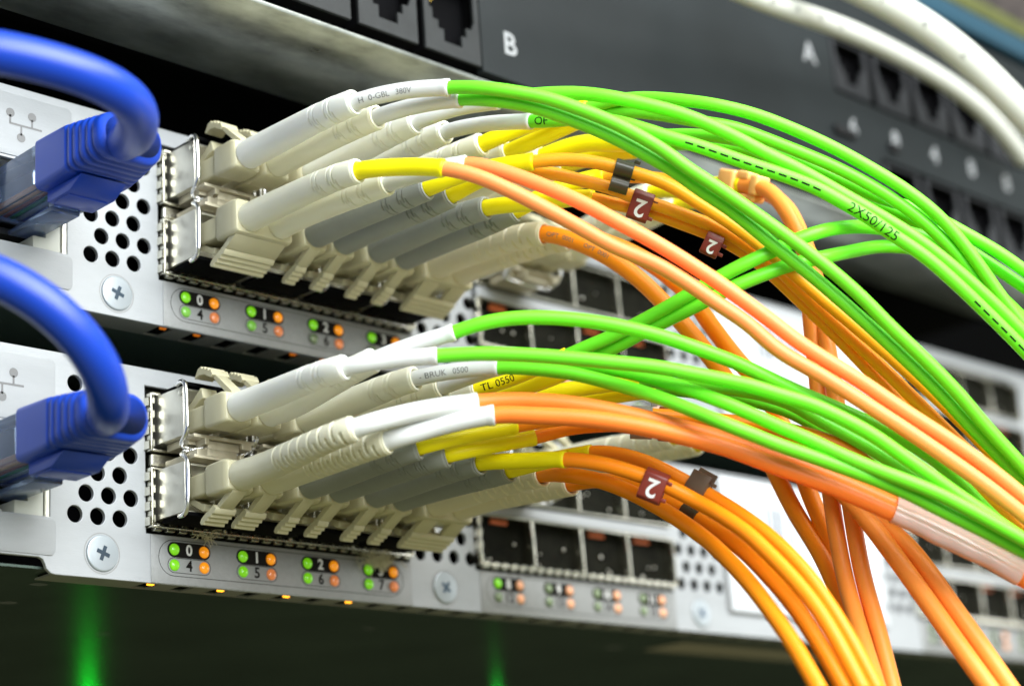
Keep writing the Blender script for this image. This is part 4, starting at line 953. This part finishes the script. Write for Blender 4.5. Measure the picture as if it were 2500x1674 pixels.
# ------------------------------------------------------------------ clips on the cords
def orient(key_, pt, key2=None):
    jp = REC[key_][3]; k = nearest(jp, pt); t = (jp[min(len(jp) - 1, k + 2)] - jp[max(0, k - 2)]).normalized()
    d = (CP - Vector(pt)); d = (d - t * d.dot(t)).normalized(); b = d.cross(t)      # b: across the cord, upwards
    Mx = Matrix((t, d, b)).transposed().to_4x4(); Mx.translation = jp[k]
    return Mx      # local x along cord, y to the viewer, z up/down across
def marker_clip(key, pt, label, L=4.0, h=(-1.6, 4.2), m=m_red, txt='2', depth=2.4, pins=True, dy=0.0):
    X = orient(key, pt) @ Matrix.Translation((0, dy, 0))
    root = empty('cord_marker_clip', label, 'marker clip', 'marker clips on the cords')
    mb = MB()
    z0, z1 = h
    prof = [(-depth / 2, z0), (depth / 2 - 0.5, z0), (depth / 2, z0 + 0.5), (depth / 2, z1 - 0.8), (depth / 2 - 0.8, z1), (-depth / 2, z1)]
    mb.prism(prof, 'x', -L / 2, L / 2, X=X); mb.build('clip_body', m, root, bevel=0.22)
    if pins:
        mb = MB()
        for zz in (z0 + 0.7, z0 + 2.2 if h[1] - h[0] < 5 else z1 - 1.6): mb.box(L / 2 - 0.1, L / 2 + 0.8, depth / 2 - 1.1, depth / 2 - 0.4, zz, zz + 0.6, X=X)
        mb.build('clip_pin', m, root, bevel=0.1)
    if txt:
        vs, fs = text2d(txt, (z1 - z0) * 0.8, 0.06)
        mb = MB(); cz = (z0 + z1) / 2 - 0.25
        # the figure reads upside down in the photograph
        mb.add([X @ Vector((TX * a, depth / 2 + 0.03, cz + TZ * b)) for a, b, _ in vs], fs); mb.build('clip_number', m_whiteink, root)
    return root
TX, TZ = -1, -1
marker_clip('O4', D['c_two'], 'larger red-brown clip marked 2, on the orange cords of the upper switch', 3.5, (-3.5, 1.5), depth=2.9)
marker_clip('O5', D['c_two2'], 'small red-brown clip marked 2 hanging over the black gap', 3.0, (-3.3, 0.5), dy=2.4)
marker_clip('LO5', D['l_two'], 'red-brown clip marked 2 on the amber cords of the lower switch', 3.8, (-3.4, 1.7), depth=3.0, dy=0.2)
def c_clip(key, pt, label, L, m, two=True, fins=False):
    X = orient(key, pt); root = empty('cord_clip', label, 'cord clip', 'plain clips on the cords')
    for q in ((0, 1) if two else (0,)):
        mb = MB(); z = -q * 2.6
        ring = []
        for k in range(13):
            a = math.radians(-60 + 300 * k / 12); ring.append((1.7 * math.cos(a), z + 1.5 * math.sin(a)))
        inn = [(y * 0.72, z + (w - z) * 0.72) for y, w in ring]
        poly = ring + inn[::-1]
        n_ = len(poly)
        vs = [X @ Vector((x, y, w)) for x in (-L / 2, L / 2) for y, w in poly]
        fs = [(k, (k + 1) % n_, n_ + (k + 1) % n_, n_ + k) for k in range(n_)]
        h2 = len(ring)
        for base in (0, n_):
            for k in range(h2 - 1): fs.append((base + k, base + k + 1, base + n_ - 2 - k, base + n_ - 1 - k))
        mb.add(vs, fs); mb.build('clip_ring', m, root, bevel=0.06, seg=1)
    mb = MB(); mb.box(L / 2 - 0.2, L / 2 + 0.7, -0.4, 0.3, -1.3, -0.7, X=X); mb.box(L / 2 - 0.2, L / 2 + 0.8, -0.4, 0.3, 1.4, 2.0, X=X); mb.build('clip_pin', m, root, bevel=0.08, seg=1)
    if fins:
        mb = MB(); mb.box(-L / 2 + 0.1, L / 2 - 0.1, -1.9, -1.45, 0.2, 3.3, X=X); mb.build('clip_fin', m, root, bevel=0.12)
        mb = MB(); mb.box(-L / 2 + 0.1, L / 2 - 0.1, 1.35, 1.8, -0.6, 2.6, X=X); mb.build('clip_fin', m, root, bevel=0.12)
    return root
c_clip('O3', D['c_black'], 'glossy black double clip on the orange cord beneath the green cords', 3.0, m_darkclip)
c_clip('O6', D['c_dark'], 'dark clip half hidden behind the front green cords', 3.2, m_darkclip, False)
c_clip('LO6', D['l_dark'], 'brown clip open at the top on the amber cord, right of the 2 clip', 3.4, m_brownclip, False, True)
c_clip('LO8', D['l_dark2'], 'dark clip edge showing under the amber cords of the lower switch', 3.0, m_darkclip, False)
c_clip('LO3', D['l_grey'], 'grey clip behind the salmon cord in front of blurred cream boots', 3.4, m_greyclip)
marker_clip('LO4', D['l_red'], 'plain dark red clip behind the salmon cord, right of the grey clip', 3.6, (-2.6, 3.0), txt='', pins=False)
# peach adapter clip
X = orient('Y1', D['adapter']); ad = empty('cord_adapter_clip', 'peach plastic double clip holding the orange cord above the crossing greens', 'adapter clip')
mb = MB(); mb.box(-5.6, -1.2, -1.6, 1.9, -2.4, 2.4, X=X); mb.box(-1.25, 2.2, -1.6, 1.2, 0.9, 2.6, X=X); mb.box(-1.25, 4.6, -1.6, 1.2, -2.9, -1.5, X=X); mb.box(3.2, 5.4, -1.5, 1.7, -1.55, 2.1, X=X)
mb.build('clip_body', m_peach, ad, bevel=0.5, seg=3)

# ------------------------------------------------------------------ blue ethernet cables
def blue_plug(org, key, label):
    root = empty('ethernet_cable', label, 'ethernet cable', 'blue ethernet cables')
    X = Matrix.Translation(org + Vector((-30.0, 0, 12.5)))
    mb = MB(); mb.box(-5.85, 5.85, -10.6, 8, -3.9, 3.9, X=X); mb.box(-2.6, 2.6, -10.0, 4, -6.6, -5.7, X=X); mb.box(-2.6, 2.6, -10.3, -8.6, -6.0, -3.8, X=X)
    pl = mb.build('clear_plug', m_clear, root, bevel=0.3)
    cols = [(0.8, 0.35, 0.15), (0.5, 0.1, 0.03), (0.03, 0.35, 0.08), (0.85, 0.85, 0.8), (0.04, 0.1, 0.5), (0.6, 0.6, 0.55), (0.03, 0.3, 0.1), (0.25, 0.1, 0.04)]
    for k, c_ in enumerate(cols):
        mb = MB(); p = [Vector((-4.2 + 1.2 * k, -9.5 + 1.2 * q, -2.6)) for q in range(12)]; p = [X @ v for v in p]; sweep(mb, p, 0.45, 8)
        mb.build('wire', WIRES[k], pl)
    # boot
    mb = MB(); rings = []
    N = 90
    for i in range(N + 1):
        t = i / N; y = -10.4 - 18.6 * t
        hw = 6.3 + 0.1 * math.sin(t * 3) - 0.5 * max(0, t - 0.6) / 0.4; hh = 4.35 - 0.6 * t; zc = 0.15 - 0.2 * t; rr = 1.0 + 2.4 * max(0, (t - 0.45) / 0.55)
        if 0.5 < t < 0.93:
            ph = (t - 0.5) / 0.43 * 5 % 1; dpt = 0.38 * (1 if ph < 0.42 else 0) ; hw -= dpt; hh -= dpt
        if t > 0.94: k = (t - 0.94) / 0.06; hw -= 0.8 * k * k; hh -= 0.8 * k * k
        if t < 0.02: hw -= 0.3; hh -= 0.3
        rings.append([(a, y, b) for a, b in rect(-hw, hw, zc - hh, zc + hh, min(rr, hh - 0.05))])
    mb.loft(rings, True, False, X=X)
    last = rings[-1]
    mb.loft([last, [(a * 0.62, -28.9, 0.0 + b * 0.84) for a, y, b in last], [(a * 0.56, -24.5, b * 0.78) for a, y, b in last]], True, True, X=X)
    bo = mb.build('plug_boot', m_blue, root)
    mb = MB(); mb.prism([(-11, -4.0), (-11, -6.1), (-17.5, -6.1), (-21, -4.3)], 'x', -4.2, 4.2, X=X); mb.box(-3.6, 3.6, -16.5, -12, -6.35, -6.0, X=X); mb.build('latch_cover', m_blue, root, bevel=0.5)
    pts = [org + Vector((-30, -22, 12.6)), org + Vector((-30, -26, 12.7))] + [Vector(p) for p in D[key]]
    P, _ = spline(pts, 1.2)
    for _ in range(25):
        q = P[:]
        for i in range(1, len(P) - 1): P[i] = q[i] * 0.5 + (q[i - 1] + q[i + 1]) * 0.25
    mb = MB(); sweep(mb, P, 2.95, 32); mb.build('cable_jacket', m_blue, root)
    return root
WIRES = [mat('wire_%s' % n_, c_, 0.4) for n_, c_ in zip(('orange', 'brown', 'green', 'white', 'navy', 'grey', 'leaf', 'umber'),
        [(0.8, 0.35, 0.15), (0.5, 0.1, 0.03), (0.03, 0.35, 0.08), (0.85, 0.85, 0.8), (0.04, 0.1, 0.5), (0.6, 0.6, 0.55), (0.03, 0.3, 0.1), (0.25, 0.1, 0.04)])]
blue_plug(U, 'BU', 'blue ethernet cable looping to the left from the upper switch\'s jack')
blue_plug(L0, 'BL', 'blue ethernet cable rising from the lower switch\'s jack across the dark gap')

# ------------------------------------------------------------------ white cables, top right
for key, r, lab, txts in (('W1', 2.35, 'lower white cable across the patch panel, ending at the right edge', ('EIA/TIA', '568B2', 'CMR', '24', 'A', 'W', 'G')), ('W2', 3.25, 'upper white cable bending down steeply in the top right corner', ('AWM', '1', '4', '2'))):
    root = empty('white_cable', lab, 'cable', 'white cables over the patch panel')
    P, _ = spline(D[key], 1.2)
    for _ in range(200):
        q = P[:]
        for i in range(1, len(P) - 1): P[i] = q[i] * 0.5 + (q[i - 1] + q[i + 1]) * 0.25
    mb = MB(); sweep(mb, P, r, 32); j = mb.build('cable_jacket', m_cable_white, root)
    mb = MB(); s0 = 14
    for t in txts:
        wrap_text(mb, P, r, s0, t, 2.4, CP + Vector((0, 0, 60)), bold=0.03); s0 += 9 + len(t) * 1.0
    mb.build('cable_print', m_greyink, j)

# ------------------------------------------------------------------ dust on the lower switch
def fluff(name, c_, sx, sz, n_, label, seed):
    rnd = random.Random(seed); mb = MB()
    for k in range(n_):
        p = Vector((c_[0] + rnd.gauss(0, sx), -0.5 - abs(rnd.gauss(0, 0.5)), c_[1] + rnd.gauss(0, sz))); pts = [p.copy()]
        d = Vector((rnd.gauss(0, 1), rnd.gauss(0, 0.4), rnd.gauss(0, 1))).normalized()
        for q in range(9):
            d = (d + Vector((rnd.gauss(0, 0.5), rnd.gauss(0, 0.3), rnd.gauss(0, 0.5)))).normalized(); p = p + d * 0.28; p.y = min(p.y, -0.25); pts.append(p.copy())
        sweep(mb, pts, 0.045, 4)
    o = mb.build(name, m_dust); tag(o, label, 'dust')
fluff('dust_tuft', (44.6, 2.0), 1.5, 0.75, 260, 'tuft of grey-brown dust over the 3 light of the lower switch', 2)
fluff('dust_speck', (6.2, 3.0), 0.7, 0.5, 40, 'small dust speck under the ports above the 0 light of the lower switch', 5)
